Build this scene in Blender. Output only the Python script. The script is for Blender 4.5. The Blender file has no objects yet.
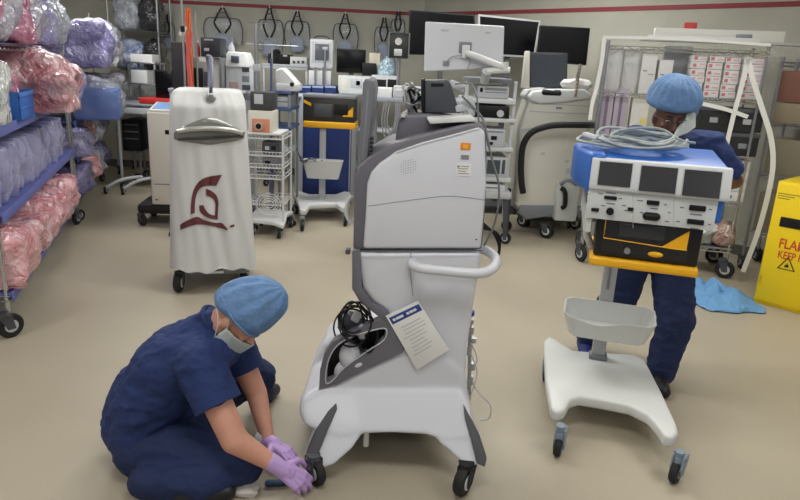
import bpy, bmesh, math, random
from mathutils import Vector, Matrix, Euler, noise
PI = math.pi
C = bpy.context.scene.collection
random.seed(7)

# ------------------------------------------------------------------ camera model
F = 640.0; PITCH = math.atan(185/640.0); ROLL = math.atan(.05); EYE = 1.6
def ray(px, py):
    u, v = px-400, py-250
    c, s = math.cos(ROLL), math.sin(ROLL)
    a, b = (u*c+v*s)/F, (-u*s+v*c)/F
    return Vector((a, math.cos(PITCH)-b*math.sin(PITCH), -math.sin(PITCH)-b*math.cos(PITCH)))
CAMP = Vector((0, 0, EYE))
def G(px, py, z=0.0):
    r = ray(px, py); t = (z-EYE)/r.z
    return CAMP + r*t
def A(px, py, Y):
    r = ray(px, py)
    return CAMP + r*(Y/r.y)

# ------------------------------------------------------------------ materials
def lin(c):
    return tuple(((v/255)/12.92 if v/255 <= .04045 else ((v/255+.055)/1.055)**2.4) for v in c) + (1,)
MATS = {}
def M(name, col, rough=.5, metal=0, bump=0, bscale=20, var=0, vscale=3, emit=0, alpha=1, coat=0, spec=.5, col2=None, trans=0):
    if name in MATS: return MATS[name]
    m = bpy.data.materials.new(name); m.use_nodes = True
    nt = m.node_tree; b = nt.nodes['Principled BSDF']
    b.inputs['Base Color'].default_value = lin(col)
    b.inputs['Roughness'].default_value = rough
    b.inputs['Metallic'].default_value = metal
    b.inputs['Alpha'].default_value = alpha
    b.inputs['Coat Weight'].default_value = coat
    b.inputs['Specular IOR Level'].default_value = spec
    b.inputs['Transmission Weight'].default_value = trans
    tc = nt.nodes.new('ShaderNodeTexCoord')
    if var or col2:
        n = nt.nodes.new('ShaderNodeTexNoise'); n.inputs['Scale'].default_value = vscale; n.inputs['Detail'].default_value = 4
        nt.links.new(tc.outputs['Object'], n.inputs['Vector'])
        r = nt.nodes.new('ShaderNodeValToRGB')
        r.color_ramp.elements[0].position = .35; r.color_ramp.elements[1].position = .65
        if col2: a0, a1 = lin(col), lin(col2)
        else:
            a0 = lin([max(0, v*(1-var)) for v in col]); a1 = lin([min(255, v*(1+var)) for v in col])
        r.color_ramp.elements[0].color = a0; r.color_ramp.elements[1].color = a1
        nt.links.new(n.outputs['Fac'], r.inputs['Fac']); nt.links.new(r.outputs['Color'], b.inputs['Base Color'])
    if bump:
        n = nt.nodes.new('ShaderNodeTexNoise'); n.inputs['Scale'].default_value = bscale; n.inputs['Detail'].default_value = 5
        nt.links.new(tc.outputs['Object'], n.inputs['Vector'])
        bp = nt.nodes.new('ShaderNodeBump'); bp.inputs['Strength'].default_value = bump; bp.inputs['Distance'].default_value = .02
        nt.links.new(n.outputs['Fac'], bp.inputs['Height']); nt.links.new(bp.outputs['Normal'], b.inputs['Normal'])
    if emit:
        b.inputs['Emission Color'].default_value = lin(col); b.inputs['Emission Strength'].default_value = emit
    MATS[name] = m
    return m
def plastic_bag(name, col, col2, alpha=.85, scale=16):
    """crumpled clear plastic: creased facets, glossy, partly see-through"""
    if name in MATS: return MATS[name]
    m = M(name, col, rough=.22, alpha=alpha, spec=.7, col2=col2, vscale=9)
    nt = m.node_tree; b = nt.nodes['Principled BSDF']; tc = nt.nodes.new('ShaderNodeTexCoord')
    n0 = nt.nodes.new('ShaderNodeTexNoise'); n0.inputs['Scale'].default_value = 7; n0.inputs['Detail'].default_value = 3
    ad = nt.nodes.new('ShaderNodeMixRGB'); ad.inputs[0].default_value = .35
    v = nt.nodes.new('ShaderNodeTexVoronoi'); v.feature = 'DISTANCE_TO_EDGE'; v.inputs['Scale'].default_value = scale*.45
    nt.links.new(tc.outputs['Object'], n0.inputs['Vector'])
    nt.links.new(tc.outputs['Object'], ad.inputs[1]); nt.links.new(n0.outputs['Color'], ad.inputs[2])
    nt.links.new(ad.outputs[0], v.inputs['Vector'])
    bp = nt.nodes.new('ShaderNodeBump'); bp.inputs['Strength'].default_value = .55; bp.inputs['Distance'].default_value = .08
    nt.links.new(v.outputs['Distance'], bp.inputs['Height'])
    bp2 = nt.nodes.new('ShaderNodeBump'); bp2.inputs['Strength'].default_value = .35; bp2.inputs['Distance'].default_value = .03
    n1 = nt.nodes.new('ShaderNodeTexNoise'); n1.inputs['Scale'].default_value = scale*.6; n1.inputs['Detail'].default_value = 1.5; n1.inputs['Distortion'].default_value = 2.5
    nt.links.new(tc.outputs['Object'], n1.inputs['Vector']); nt.links.new(n1.outputs['Fac'], bp2.inputs['Height'])
    nt.links.new(bp.outputs['Normal'], bp2.inputs['Normal']); nt.links.new(bp2.outputs['Normal'], b.inputs['Normal'])
    b.inputs['Coat Weight'].default_value = .8; b.inputs['Coat Roughness'].default_value = .08; nt.links.new(bp.outputs['Normal'], b.inputs['Coat Normal'])
    return m

WHITE = M('white_plastic', (214, 216, 216), .42)
CREAM = M('cream_plastic', (216, 214, 202), .42)
LGREY = M('light_grey_plastic', (186, 190, 194), .45)
MGREY = M('mid_grey_plastic', (128, 132, 138), .5)
DGREY = M('dark_grey_plastic', (72, 74, 80), .45)
BLACK = M('black_plastic', (16, 16, 18), .45, spec=.35)
SCREEN = M('dark_screen', (9, 10, 13), .25, spec=.25)
RUBBER = M('black_rubber', (26, 26, 28), .7)
STEEL = M('brushed_steel', (176, 178, 182), .32, metal=.9)
CHROME = M('chrome_wire', (200, 202, 206), .2, metal=1)
BLUEP = M('blue_plastic', (40, 84, 160), .45)
NAVYP = M('navy_plastic', (28, 48, 108), .45)
YELLOW = M('yellow_plastic', (240, 178, 24), .45)
ORANGE = M('orange_plastic', (226, 96, 40), .5)
RED = M('red_plastic', (196, 48, 44), .5)
PAPER = M('paper_label', (226, 226, 224), .7)
INK = M('grey_print', (120, 122, 126), .7)

# ------------------------------------------------------------------ mesh builder
def rotm(rot): return Euler(rot, 'XYZ').to_matrix() if rot else Matrix.Identity(3)
def smooth_path(pts, n=6, closed=False):
    P = [Vector(p) for p in pts]
    if len(P) < 3 and not closed: return P
    out = []; L = len(P); rng = range(L if closed else L-1)
    for i in rng:
        if closed: a, b, c, d = P[(i-1) % L], P[i], P[(i+1) % L], P[(i+2) % L]
        else: a, b, c, d = P[max(i-1, 0)], P[i], P[i+1], P[min(i+2, L-1)]
        for k in range(n):
            t = k/n
            out.append(.5*((2*b)+(-a+c)*t+(2*a-5*b+4*c-d)*t*t+(-a+3*b-3*c+d)*t**3))
    if not closed: out.append(P[-1])
    return out
class MB:
    def __init__(s): s.bm = bmesh.new()
    def box(s, c, d, rot=None, bev=0, seg=2):
        m = Matrix.Translation(Vector(c)) @ rotm(rot).to_4x4() @ Matrix.Diagonal((d[0], d[1], d[2], 1))
        t = bmesh.new(); bmesh.ops.create_cube(t, size=1, matrix=m)
        if bev: bmesh.ops.bevel(t, geom=t.edges[:], offset=min(bev, min(abs(v) for v in d)*.49), segments=seg, profile=.5, affect='EDGES')
        s._merge(t); return s
    def bb(s, x0, x1, y0, y1, z0, z1, bev=0, seg=2):
        return s.box(((x0+x1)/2, (y0+y1)/2, (z0+z1)/2), (abs(x1-x0), abs(y1-y0), abs(z1-z0)), None, bev, seg)
    def _merge(s, t):
        me = bpy.data.meshes.new('tmp'); t.to_mesh(me); t.free(); s.bm.from_mesh(me); bpy.data.meshes.remove(me)
    def prism(s, poly, vec, bev=0, seg=2):
        """closed 3-D polygon extruded by vec"""
        t = bmesh.new(); vs = [t.verts.new(Vector(p)) for p in poly]; f = t.faces.new(vs)
        r = bmesh.ops.extrude_face_region(t, geom=[f])
        nv = [e for e in r['geom'] if isinstance(e, bmesh.types.BMVert)]
        bmesh.ops.translate(t, verts=nv, vec=Vector(vec))
        bmesh.ops.recalc_face_normals(t, faces=t.faces[:])
        if bev:
            ed = [e for e in t.edges if e.calc_face_angle(0) > .5]
            bmesh.ops.bevel(t, geom=ed, offset=bev, segments=seg, profile=.5, affect='EDGES', clamp_overlap=True)
        big = [f for f in t.faces if len(f.verts) > 4]
        if big: bmesh.ops.triangulate(t, faces=big)
        s._merge(t); return s
    def tube(s, pts, r, n=8, closed=False, sm=0):
        P = smooth_path(pts, sm, closed) if sm else [Vector(p) for p in pts]
        rr = r if callable(r) else (lambda t: r)
        L = len(P); rings = []; up = None
        for i, p in enumerate(P):
            if closed: d = P[(i+1) % L]-P[(i-1) % L]
            else: d = P[min(i+1, L-1)]-P[max(i-1, 0)]
            if d.length < 1e-9: d = Vector((0, 0, 1))
            d.normalize()
            if up is None: up = Vector((0, 0, 1)) if abs(d.z) < .9 else Vector((1, 0, 0))
            x = d.cross(up); 
            if x.length < 1e-6: x = d.orthogonal()
            x.normalize(); up = x.cross(d).normalized()
            q = rr(i/max(1, L-1))
            rings.append([s.bm.verts.new(p+x*q*math.cos(2*PI*k/n)+up*q*math.sin(2*PI*k/n)) for k in range(n)])
        for i in range(L if closed else L-1):
            a, b = rings[i], rings[(i+1) % L]
            for k in range(n): s.bm.faces.new((a[k], a[(k+1) % n], b[(k+1) % n], b[k]))
        if not closed:
            s.bm.faces.new(rings[0][::-1]); s.bm.faces.new(rings[-1])
        return s
    def cyl(s, p0, p1, r0, r1=None, n=16):
        r1 = r0 if r1 is None else r1
        return s.tube([p0, p1], lambda t: r0+(r1-r0)*t, n)
    def wheel(s, c, ax, r, w, n=20):
        c = Vector(c); ax = Vector(ax).normalized()
        e = w*.25
        prof = [(-w/2, r*.55), (-w/2, r*.88), (-w/2+e, r), (w/2-e, r), (w/2, r*.88), (w/2, r*.55)]
        P = [c+ax*q[0] for q in prof]; rs = [q[1] for q in prof]
        u = ax.orthogonal().normalized(); v = ax.cross(u); rings = []
        for p, rr in zip(P, rs): rings.append([s.bm.verts.new(p+u*rr*math.cos(2*PI*k/n)+v*rr*math.sin(2*PI*k/n)) for k in range(n)])
        for a, b in zip(rings, rings[1:]):
            for k in range(n): s.bm.faces.new((a[k], a[(k+1) % n], b[(k+1) % n], b[k]))
        s.bm.faces.new(rings[0][::-1]); s.bm.faces.new(rings[-1]); return s
    def ell(s, c, r, rot=None, sub=3):
        t = bmesh.new(); bmesh.ops.create_icosphere(t, subdivisions=sub, radius=1, matrix=Matrix.Translation(Vector(c)) @ rotm(rot).to_4x4() @ Matrix.Diagonal((r[0], r[1], r[2], 1)))
        s._merge(t); return s
    def cap(s, p0, p1, r0, r1, flat=1, side=None, n=14):
        """tapered capsule; flat squashes it along 'side'"""
        p0, p1 = Vector(p0), Vector(p1); d = p1-p0; L = d.length
        if L < 1e-6: return s.ell(p0, (r0, r0, r0))
        d.normalize()
        if side is None: x = d.orthogonal().normalized()
        else:
            x = Vector(side); x = (x-d*x.dot(d)).normalized()
        y = d.cross(x); pts = []
        for k in range(6): a = PI/2*(1-k/6.); pts.append((-r0*math.sin(a), r0*math.cos(a)))
        for k in range(9): t = k/8.; pts.append((L*t, r0+(r1-r0)*t))
        for k in range(1, 7): a = PI/2*k/6.; pts.append((L+r1*math.sin(a), r1*math.cos(a)))
        rings = []
        for (h, q) in pts:
            q = max(q, 1e-5)
            rings.append([s.bm.verts.new(p0+d*h+x*q*flat*math.cos(2*PI*k/n)+y*q*math.sin(2*PI*k/n)) for k in range(n)])
        for a, b in zip(rings, rings[1:]):
            for k in range(n): s.bm.faces.new((a[k], a[(k+1) % n], b[(k+1) % n], b[k]))
        s.bm.faces.new(rings[0][::-1]); s.bm.faces.new(rings[-1]); return s
    def lathe(s, prof, c=(0, 0, 0), n=24):
        c = Vector(c); rings = []
        for r, z in prof: rings.append([s.bm.verts.new(c+Vector((r*math.cos(2*PI*k/n), r*math.sin(2*PI*k/n), z))) for k in range(n)])
        for a, b in zip(rings, rings[1:]):
            for k in range(n): s.bm.faces.new((a[k], a[(k+1) % n], b[(k+1) % n], b[k]))
        s.bm.faces.new(rings[0][::-1]); s.bm.faces.new(rings[-1]); return s
    def grid(s, fn, nu, nv):
        V = [[s.bm.verts.new(Vector(fn(i/nu, j/nv))) for j in range(nv+1)] for i in range(nu+1)]
        for i in range(nu):
            for j in range(nv): s.bm.faces.new((V[i][j], V[i+1][j], V[i+1][j+1], V[i][j+1]))
        return s
    def build(s, name, mat, parent=None, flatdeg=40, solid=0, world=False, sub=0):
        bmesh.ops.recalc_face_normals(s.bm, faces=s.bm.faces[:])
        if world and parent is not None:
            s.bm.transform(wm(parent).inverted())
        me = bpy.data.meshes.new(name); s.bm.to_mesh(me); s.bm.free()
        me.materials.append(mat)
        me.polygons.foreach_set('use_smooth', [True]*len(me.polygons))
        me.set_sharp_from_angle(angle=math.radians(flatdeg))
        o = bpy.data.objects.new(name, me); C.objects.link(o)
        if parent is not None: o.parent = parent
        if solid:
            md = o.modifiers.new('s', 'SOLIDIFY'); md.thickness = solid; md.offset = 0
        if sub:
            md = o.modifiers.new('u', 'SUBSURF'); md.levels = sub; md.render_levels = sub
        return o
def wm(o):
    m = Matrix.Translation(o.location) @ o.rotation_euler.to_matrix().to_4x4()
    return (wm(o.parent) @ m) if o.parent else m
def tag(o, label=None, cat=None, group=None, kind=None):
    if label: o['label'] = label
    if cat: o['category'] = cat
    if group: o['group'] = group
    if kind: o['kind'] = kind
    return o
class T:
    """a thing: an Empty at its base, with helpers that measure in its own frame"""
    def __init__(s, name, label, cat, loc, rot=0, group=None):
        o = bpy.data.objects.new(name, None); C.objects.link(o); o.empty_display_size = .05
        o.location = (loc[0], loc[1], loc[2] if len(loc) > 2 else 0); o.rotation_euler = (0, 0, rot)
        tag(o, label, cat, group); s.e = o; s.loc = Vector(o.location); s.rot = rot
        s.R = Matrix.Rotation(rot, 3, 'Z')
    def p(s, px, py, yl):
        n = s.R @ Vector((0, 1, 0)); r = ray(px, py)
        t = ((s.loc-CAMP).dot(n)+yl)/r.dot(n)
        return s.R.inverted() @ (CAMP+r*t-s.loc)
    def f(s, px, py, z=0):
        return s.R.inverted() @ (G(px, py, z)-s.loc)
    def rect(s, x0, y0, x1, y1, yl):
        xm, ym = (x0+x1)/2, (y0+y1)/2
        return s.p(x0, ym, yl).x, s.p(x1, ym, yl).x, s.p(xm, y1, yl).z, s.p(xm, y0, yl).z
    def bx(s, m, x0, y0, x1, y1, yl, dep, bev=0):
        a, b, c, d = s.rect(x0, y0, x1, y1, yl)
        return m.bb(a, b, yl, yl+dep, c, d, bev)
    def part(s, m, name, mat, parent=None, **k):
        return m.build(name, mat, parent or s.e, **k)
def box_part(t, name, mat, a, bev=.004, parent=None):
    return MB().bb(*a, bev).build(name, mat, parent or t.e)
def copy_tree(o, parent=None):
    c = o.copy(); C.objects.link(c)
    if parent is not None: c.parent = parent
    for ch in list(o.children): copy_tree(ch, c)
    return c
def bake(o):
    dg = bpy.context.evaluated_depsgraph_get(); dg.update()
    me = bpy.data.meshes.new_from_object(o.evaluated_get(dg)); o.modifiers.clear(); o.data = me
    return o
def fuse(m, name, mat, parent=None, voxel=.01, smooth=8, fn=None, world=False):
    """one continuous skin over everything in m"""
    o = m.build(name, mat, parent, world=world)
    md = o.modifiers.new('r', 'REMESH'); md.mode = 'VOXEL'; md.voxel_size = voxel
    if smooth:
        sm = o.modifiers.new('s', 'SMOOTH'); sm.factor = .5; sm.iterations = smooth
    bake(o)
    me = o.data
    if fn:
        n_ = len(me.vertices); cs = [0.0]*(n_*3); ns = [0.0]*(n_*3)
        me.vertices.foreach_get('co', cs); me.vertices.foreach_get('normal', ns)
        for i in range(0, n_*3, 3):
            c_ = Vector(cs[i:i+3]); c_ = c_+fn(c_, Vector(ns[i:i+3])); cs[i:i+3] = c_[:]
        me.vertices.foreach_set('co', cs)
    me.polygons.foreach_set('use_smooth', [True]*len(me.polygons)); me.update()
    if not me.materials: me.materials.append(mat)
    return o
def text(s, name, size, mat, parent, loc, rot, depth=.0006, align='LEFT', sx=1):
    cu = bpy.data.curves.new('t', 'FONT'); cu.body = s; cu.size = size; cu.extrude = depth; cu.offset = size*.022; cu.align_x = align; cu.resolution_u = 2
    o = bpy.data.objects.new('t', cu); C.objects.link(o)
    dg = bpy.context.evaluated_depsgraph_get(); dg.update()
    me = bpy.data.meshes.new_from_object(o.evaluated_get(dg)); bpy.data.objects.remove(o)
    q = bpy.data.objects.new(name, me); C.objects.link(q); me.materials.clear(); me.materials.append(mat)
    q.parent = parent; q.location = loc; q.rotation_euler = rot; q.scale = (sx, 1, 1)
    return q
def caster(parent, c, r=.05, w=.03, ax=(1, 0, 0), top=None, hub=LGREY, fork=None, mat=None):
    """swivel caster: fork, wheel and hub; c is the wheel centre (z = r)"""
    ax = Vector(ax).normalized(); c = Vector(c); top = top or r*2.1
    fw = Vector((-ax.y, ax.x, 0))
    m = MB()
    for sgn in (-1, 1):
        b = c+ax*sgn*(w*.5+.006)
        m.prism([b-fw*r*.3-Vector((0, 0, r*.25)), b+fw*r*.3-Vector((0, 0, r*.25)), b+fw*r*.9+Vector((0, 0, top-r-.012)), b-fw*r*.1+Vector((0, 0, top-r-.012))], ax*.005)
    m.cyl(c+fw*r*.35+Vector((0, 0, top-r-.02)), c+fw*r*.35+Vector((0, 0, top-r)), r*.5)
    m.box(c+fw*r*.4+Vector((0, 0, top-r-.014)), (w+.02 if abs(ax.x) > .5 else r, r if abs(ax.x) > .5 else w+.02, .01), bev=.002)
    k = m.build('caster', fork or DGREY, parent)
    MB().wheel(c, ax, r, w).build('wheel', mat or RUBBER, k)
    MB().cyl(c-ax*(w*.5+.003), c+ax*(w*.5+.003), r*.52).build('hub', hub, k)
    return k
# ------------------------------------------------------------------ camera, room, light
cam = bpy.data.cameras.new('camera'); co = bpy.data.objects.new('camera', cam); C.objects.link(co)
cam.sensor_width = 36; cam.lens = F/800*36; cam.clip_start = .05; cam.clip_end = 100
co.matrix_world = Matrix.Translation(CAMP) @ Matrix.Rotation(PI/2-PITCH, 4, 'X') @ Matrix.Rotation(ROLL, 4, 'Z')
bpy.context.scene.camera = co
sc = bpy.context.scene
sc.view_settings.view_transform = 'Standard'; sc.view_settings.look = 'None'
sc.view_settings.gamma = 1; sc.view_settings.exposure = 0
w = bpy.data.worlds.new('world'); sc.world = w; w.use_nodes = True
w.node_tree.nodes['Background'].inputs[0].default_value = lin((225, 228, 235)); w.node_tree.nodes['Background'].inputs[1].default_value = .30

FLOOR = M('vinyl_floor', (184, 169, 141), .42, bump=.02, bscale=60, spec=.35)
def floor_nodes():
    nt = FLOOR.node_tree; b = nt.nodes['Principled BSDF']; tc = nt.nodes.new('ShaderNodeTexCoord')
    n = nt.nodes.new('ShaderNodeTexNoise'); n.inputs['Scale'].default_value = 1.1; n.inputs['Detail'].default_value = 6
    n2 = nt.nodes.new('ShaderNodeTexNoise'); n2.inputs['Scale'].default_value = 160; n2.inputs['Detail'].default_value = 2
    mx = nt.nodes.new('ShaderNodeMixRGB'); mx.inputs[0].default_value = .35
    r = nt.nodes.new('ShaderNodeValToRGB'); r.color_ramp.elements[0].position = .3; r.color_ramp.elements[1].position = .7
    r.color_ramp.elements[0].color = lin((164, 155, 137)); r.color_ramp.elements[1].color = lin((180, 171, 152))
    nt.links.new(tc.outputs['Object'], n.inputs['Vector']); nt.links.new(tc.outputs['Object'], n2.inputs['Vector'])
    nt.links.new(n.outputs['Fac'], mx.inputs[1]); nt.links.new(n2.outputs['Fac'], mx.inputs[2])
    nt.links.new(mx.outputs[0], r.inputs['Fac']); nt.links.new(r.outputs['Color'], b.inputs['Base Color'])
floor_nodes()
WALL = M('painted_wall', (180, 179, 166), .75, bump=.05, bscale=90, var=.02)
STRIPE = M('red_wall_stripe', (140, 52, 58), .6)
BASEB = M('vinyl_baseboard', (96, 92, 86), .6)
CEIL = M('ceiling_tile', (215, 213, 205), .85, bump=.1, bscale=200)
def struct(o): o['kind'] = 'structure'; return o
struct(MB().bb(-5.3, 5.6, -2.5, 9.4, -.05, 0).build('floor', FLOOR))
corner = Vector((.17, 9.15, 0)); rdir = (Vector((3.3, 5.9, 0))-Vector((.73, 8.57, 0))).normalized()
rend = corner+rdir*7.4; rn = Vector((-rdir.y, rdir.x, 0))   # points away from the room
HC = 2.85
def wall_run(name, a, b, nrm, z0, z1, mat, th=.12, off=0):
    a = Vector(a); b = Vector(b); nrm = Vector(nrm).normalized()
    a = a+nrm*off; b = b+nrm*off
    q = [Vector((a.x, a.y, z0)), Vector((b.x, b.y, z0)), Vector((b.x, b.y, z1)), Vector((a.x, a.y, z1))]
    return struct(MB().prism(q, nrm*th).build(name, mat))
wall_run('wall_back', (-5.2, 9.15, 0), corner+Vector((.05, 0, 0)), (0, 1, 0), 0, HC, WALL)
wall_run('wall_right', corner, rend, rn, 0, HC, WALL)
wall_run('wall_left', (-5.2, -2.4, 0), (-5.2, 9.27, 0), (-1, 0, 0), 0, HC, WALL)
wall_run('trim_1', (-5.2, 9.15, 0), corner, (0, -1, 0), 2.243, 2.287, STRIPE, .006)
wall_run('trim_2', corner, rend, -rn, 2.243, 2.287, STRIPE, .006)
wall_run('baseboard_back', (-5.2, 9.15, 0), corner, (0, -1, 0), 0, .1, BASEB, .008)
wall_run('baseboard_right', corner, rend, -rn, 0, .1, BASEB, .008)
struct(MB().bb(-5.3, 5.6, -2.5, 9.4, HC, HC+.06).build('ceiling', CEIL))
PANEL = M('lit_light_panel', (255, 252, 244), .5, emit=5)
n = 0
for (x, y) in ((-3.2, 1.2), (0, 1.2), (2.6, 1.2), (-3.2, 4.0), (-.4, 4.0), (1.9, 3.7), (-3.0, 6.5), (-1.0, 6.5), (1.0, 6.3), (-1.2, -1.2), (1.6, -1.2)):
    t = T('ceiling_light', 'white recessed fluorescent light panel in the ceiling', 'ceiling light', (x, y, HC), 0, 'recessed light panels in the ceiling')
    m = MB()
    for a in ((-.61, -.58, -.31, .31), (.58, .61, -.31, .31), (-.58, .58, -.31, -.28), (-.58, .58, .28, .31)): m.bb(*a, -.025, 0)
    m.build('frame', WHITE, t.e)
    MB().bb(-.58, .58, -.28, .28, -.012, -.004).build('diffuser', PANEL, t.e)
    l = bpy.data.lights.new('panel_light', 'AREA'); l.shape = 'RECTANGLE'; l.size = 1.16; l.size_y = .56
    l.energy = (9 if y < 0 else 15 if y < 2 else 22)*(1.5 if x < -2.5 else 1); l.color = (1, 1, .985)
    lo = bpy.data.objects.new('panel_light', l); C.objects.link(lo); lo.location = (0, 0, -.035); lo.parent = t.e
# ------------------------------------------------------------------ surgical robot console (centre)
ROBW = M('robot_white_shell', (210, 212, 220), .36, coat=.15)
ROBG = M('robot_grey_trim', (104, 103, 112), .42)
ROBD = M('robot_dark_trim', (74, 74, 80), .5)
t = T('robot_cart', 'tall white and grey wheeled surgical robot cart in the middle of the room', 'medical machine', (0, 2.35, 0))
def P(lst, yl): return [t.p(x, y, yl) for x, y in lst]
# upper housing: grey core, white side shell
core = [(353, 250), (354, 178), (359, 166), (370, 156), (388, 146), (410, 138), (440, 130), (470, 123), (480, 123), (486, 130), (487, 160), (486, 200), (482, 250)]
u = MB().prism(P(core, .0), (0, .40, 0), .012, 3).build('upper_housing', ROBG, t.e)
inner = [(363, 249), (366, 205), (367, 184), (371, 173), (379, 164), (396, 152), (422, 143), (453, 135), (480, 127.5), (485, 132), (486.5, 184), (481, 249)]
sp = MB().prism(P(inner, -.022), (0, .05, 0), .012, 3).build('side_shell', ROBW, t.e)
m = MB().tube([t.p(x, y, -.023) for x, y in ((396, 153), (422, 144), (453, 136), (480, 128.5))], .0016, 6); m.build('edge_line', LGREY, sp)
m = MB(); random.seed(3)
for i in range(7):
    for j in range(6):
        if (i-3)**2/12.+(j-2.5)**2/8. < 1.15: m.cyl(t.p(401+i*2.4, 162+j*2.5-i*.5, -.0235), t.p(401+i*2.4, 162+j*2.5-i*.5, -.02), .0018, n=6)
m.build('speaker_holes', MGREY, sp)
MB().tube([t.p(368, 207-1, -.0225), t.p(420, 199, -.0225), t.p(450, 196, -.0225), t.p(485, 200, -.0225)], .0012, 6, sm=5).build('seam_line', MGREY, sp)
t.bx(MB(), 460.6, 143, 470.7, 150, -.024, .002).build('warning_sticker', M('orange_sticker', (226, 138, 44), .5), sp)
t.bx(MB(), 463, 144.5, 468, 148.5, -.0245, .001).build('sticker_print', M('orange_sticker_print', (240, 176, 70), .5), sp)
t.bx(MB(), 461, 155, 469, 159.5, -.024, .002).build('grey_sticker', MGREY, sp)
lb = t.bx(MB(), 456.5, 164, 471, 176, -.024, .002).build('spec_label', PAPER, sp)
m = MB()
t.bx(m, 457.5, 165.5, 459.5, 167.5, -.0246, .001)
for k, (a, b) in enumerate(((461, 469), (458, 468), (458, 466), (458, 469))): t.bx(m, a, 166+k*2.4, b, 166.7+k*2.4, -.0246, .001)
m.build('label_print', INK, lb)
t.bx(MB(), 475.5, 239, 477, 240.2, -.0235, .003).build('screw', BLACK, sp)
# control console on top
con = [(394, 152), (396, 135), (399, 119), (404, 115), (430, 114), (470, 119), (472, 128)]
MB().prism(P(con, .10), (0, .26, 0), .01, 3).build('console', ROBG, t.e)
MB().cyl(t.p(403, 117, .09), t.p(403, 114, .09), .009).build('camera_bead', WHITE, t.e)
MB().prism(P([(427, 118.5), (473, 116), (475.5, 121.5), (430, 124)], .0), (0, .12, 0), .004).build('handle_bar', WHITE, t.e)
# upright panel seen edge on
up = [(356, 190), (357, 166), (363, 82), (365.5, 78.5), (370, 78), (373, 81), (374.5, 90), (371, 125), (367.5, 160), (366, 172)]
q = MB().prism(P(up, .03), (0, .30, 0), .014, 3).build('upright_panel', M('robot_silver_grey', (120, 122, 130), .35, metal=.2), t.e)
MB().prism(P([(361.5, 160), (367, 90), (369, 90), (364, 160)], .026), (0, .01, 0), .002).build('panel_strip', MGREY, q)
m = MB()
for k in range(9): a = t.p(370-.35*k*.8, 138+k*4, .03); m.cyl(a, a+Vector((.014, 0, 0)), .006, n=8)
m.build('hinge_knuckles', BLACK, q)
# lower housing and base, one smooth moulded shell
m = MB()
low = [(354, 252), (482, 252), (479, 275), (474, 305), (469, 340), (466, 372), (463, 400), (392, 400), (388, 340), (386, 312), (373, 304), (362, 290), (359, 270)]
m.prism(P(low, -.012), (0, .40, 0), .02)
base = [(402, 352), (366, 369), (339, 383), (320, 391), (305, 395), (299, 404), (304, 412), (440, 420), (468, 410), (466, 372), (440, 350)]
m.prism(P(base, -.02), (0, .50, 0), .03)
sk = [(300, 400), (320, 386), (462, 386), (472, 412), (474, 440), (448, 444), (426, 437), (392, 435), (360, 436), (340, 440), (318, 434), (302, 426), (297, 412)]
m.prism([t.p(x, y, -.02-.17*max(0, (y-386)/80.)) for x, y in sk], (0, .40, 0), .02)
m.cap((-.30, .10, .27), (-.29, .36, .27), .055, .055)
m.prism(P([(303, 398), (312, 365), (323, 345), (340, 332), (380, 330), (400, 352), (402, 400), (330, 420)], .24), (0, .26, 0), .03)
def yy(py): return -.02-.17*max(0, (py-388)/80.)
LL = [(347, 386), (358, 392), (363, 405), (363, 434), (352, 450), (334, 466), (313, 473), (304, 468), (303, 459), (310, 441), (320, 423), (334, 403)]
RL = [(457, 392), (450, 400), (434, 437), (439, 444), (449, 452), (460, 463), (473, 468.5), (484, 466), (486, 458), (479, 438), (470, 414), (464, 402)]
for L in (LL, RL):
    m.prism([t.p(x, y, yy(y)) for x, y in L], (0, .12, 0), .01)
for sx in (-.30, .27): m.cap((sx*.8, .36, .27), (sx*1.03, .52, .15), .09, .045)
base_o = fuse(m, 'base_shell', ROBW, t.e, voxel=.006, smooth=16)
MB().bb(-.20, .20, .10, .46, .095, .19, .02).build('underbody', BLACK, t.e)  # black chassis box, also put here to deepen the shade under the arch
# trims
T1 = [(336, 404), (328, 412), (316, 430), (307, 450), (302.5, 466), (309, 472), (314, 466), (320, 450), (328, 430), (337, 410)]
MB().prism([t.p(x, y, yy(y)-.012) for x, y in T1], (0, .03, 0), .004).build('leg_trim', ROBD, t.e)
T2 = [(463.5, 405), (472, 422), (480, 438), (487, 459), (485, 467.5), (477, 464), (471, 440), (465, 420)]
MB().prism([t.p(x, y, yy(y)-.012) for x, y in T2], (0, .03, 0), .004).build('leg_trim', ROBD, t.e)
band = [(352, 251), (360, 251), (361.6, 289), (371, 303), (388, 312), (398, 330), (386, 322), (376, 315), (359, 301), (352, 289)]
MB().prism(P(band, -.03), (0, .36, 0), .004).build('housing_trim', ROBG, t.e)
ring_o = [(319, 390), (320, 370), (324, 354), (333, 342), (348, 334), (384, 318), (398, 326), (412, 341), (402, 353), (366, 369), (340, 382)]
ring_i = [(326, 383), (326.5, 368), (331, 354), (339, 344), (352, 337), (374, 330), (386, 329), (384, 340), (366, 352), (344, 368), (333, 380)]
m = MB(); n = len(ring_o)
for k in range(n):
    a, b = ring_o[k], ring_o[(k+1) % n]; c, d = ring_i[(k+1) % n], ring_i[k]
    m.prism(P([a, b, c, d], -.028), (0, .05, 0))
bmesh.ops.remove_doubles(m.bm, verts=m.bm.verts[:], dist=.0005)
m.build('cavity_rim', ROBG, t.e)
MB().tube(P(ring_i, -.03), .003, 6, closed=True, sm=3).build('rim_line', LGREY, t.e)
MB().prism(P(ring_i, .05), (0, .02, 0)).build('cavity_lining', BLACK, t.e)
m = MB(); m.ell(t.p(350, 356, .01), (.045, .04, .06)); m.ell(t.p(359, 362, .0), (.06, .03, .03), (0, -.5, 0)); m.ell(t.p(342, 370, .01), (.03, .03, .045), (0, .4, 0))
fuse(m, 'inner_arm_joint', ROBW, t.e, voxel=.005, smooth=4)
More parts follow.
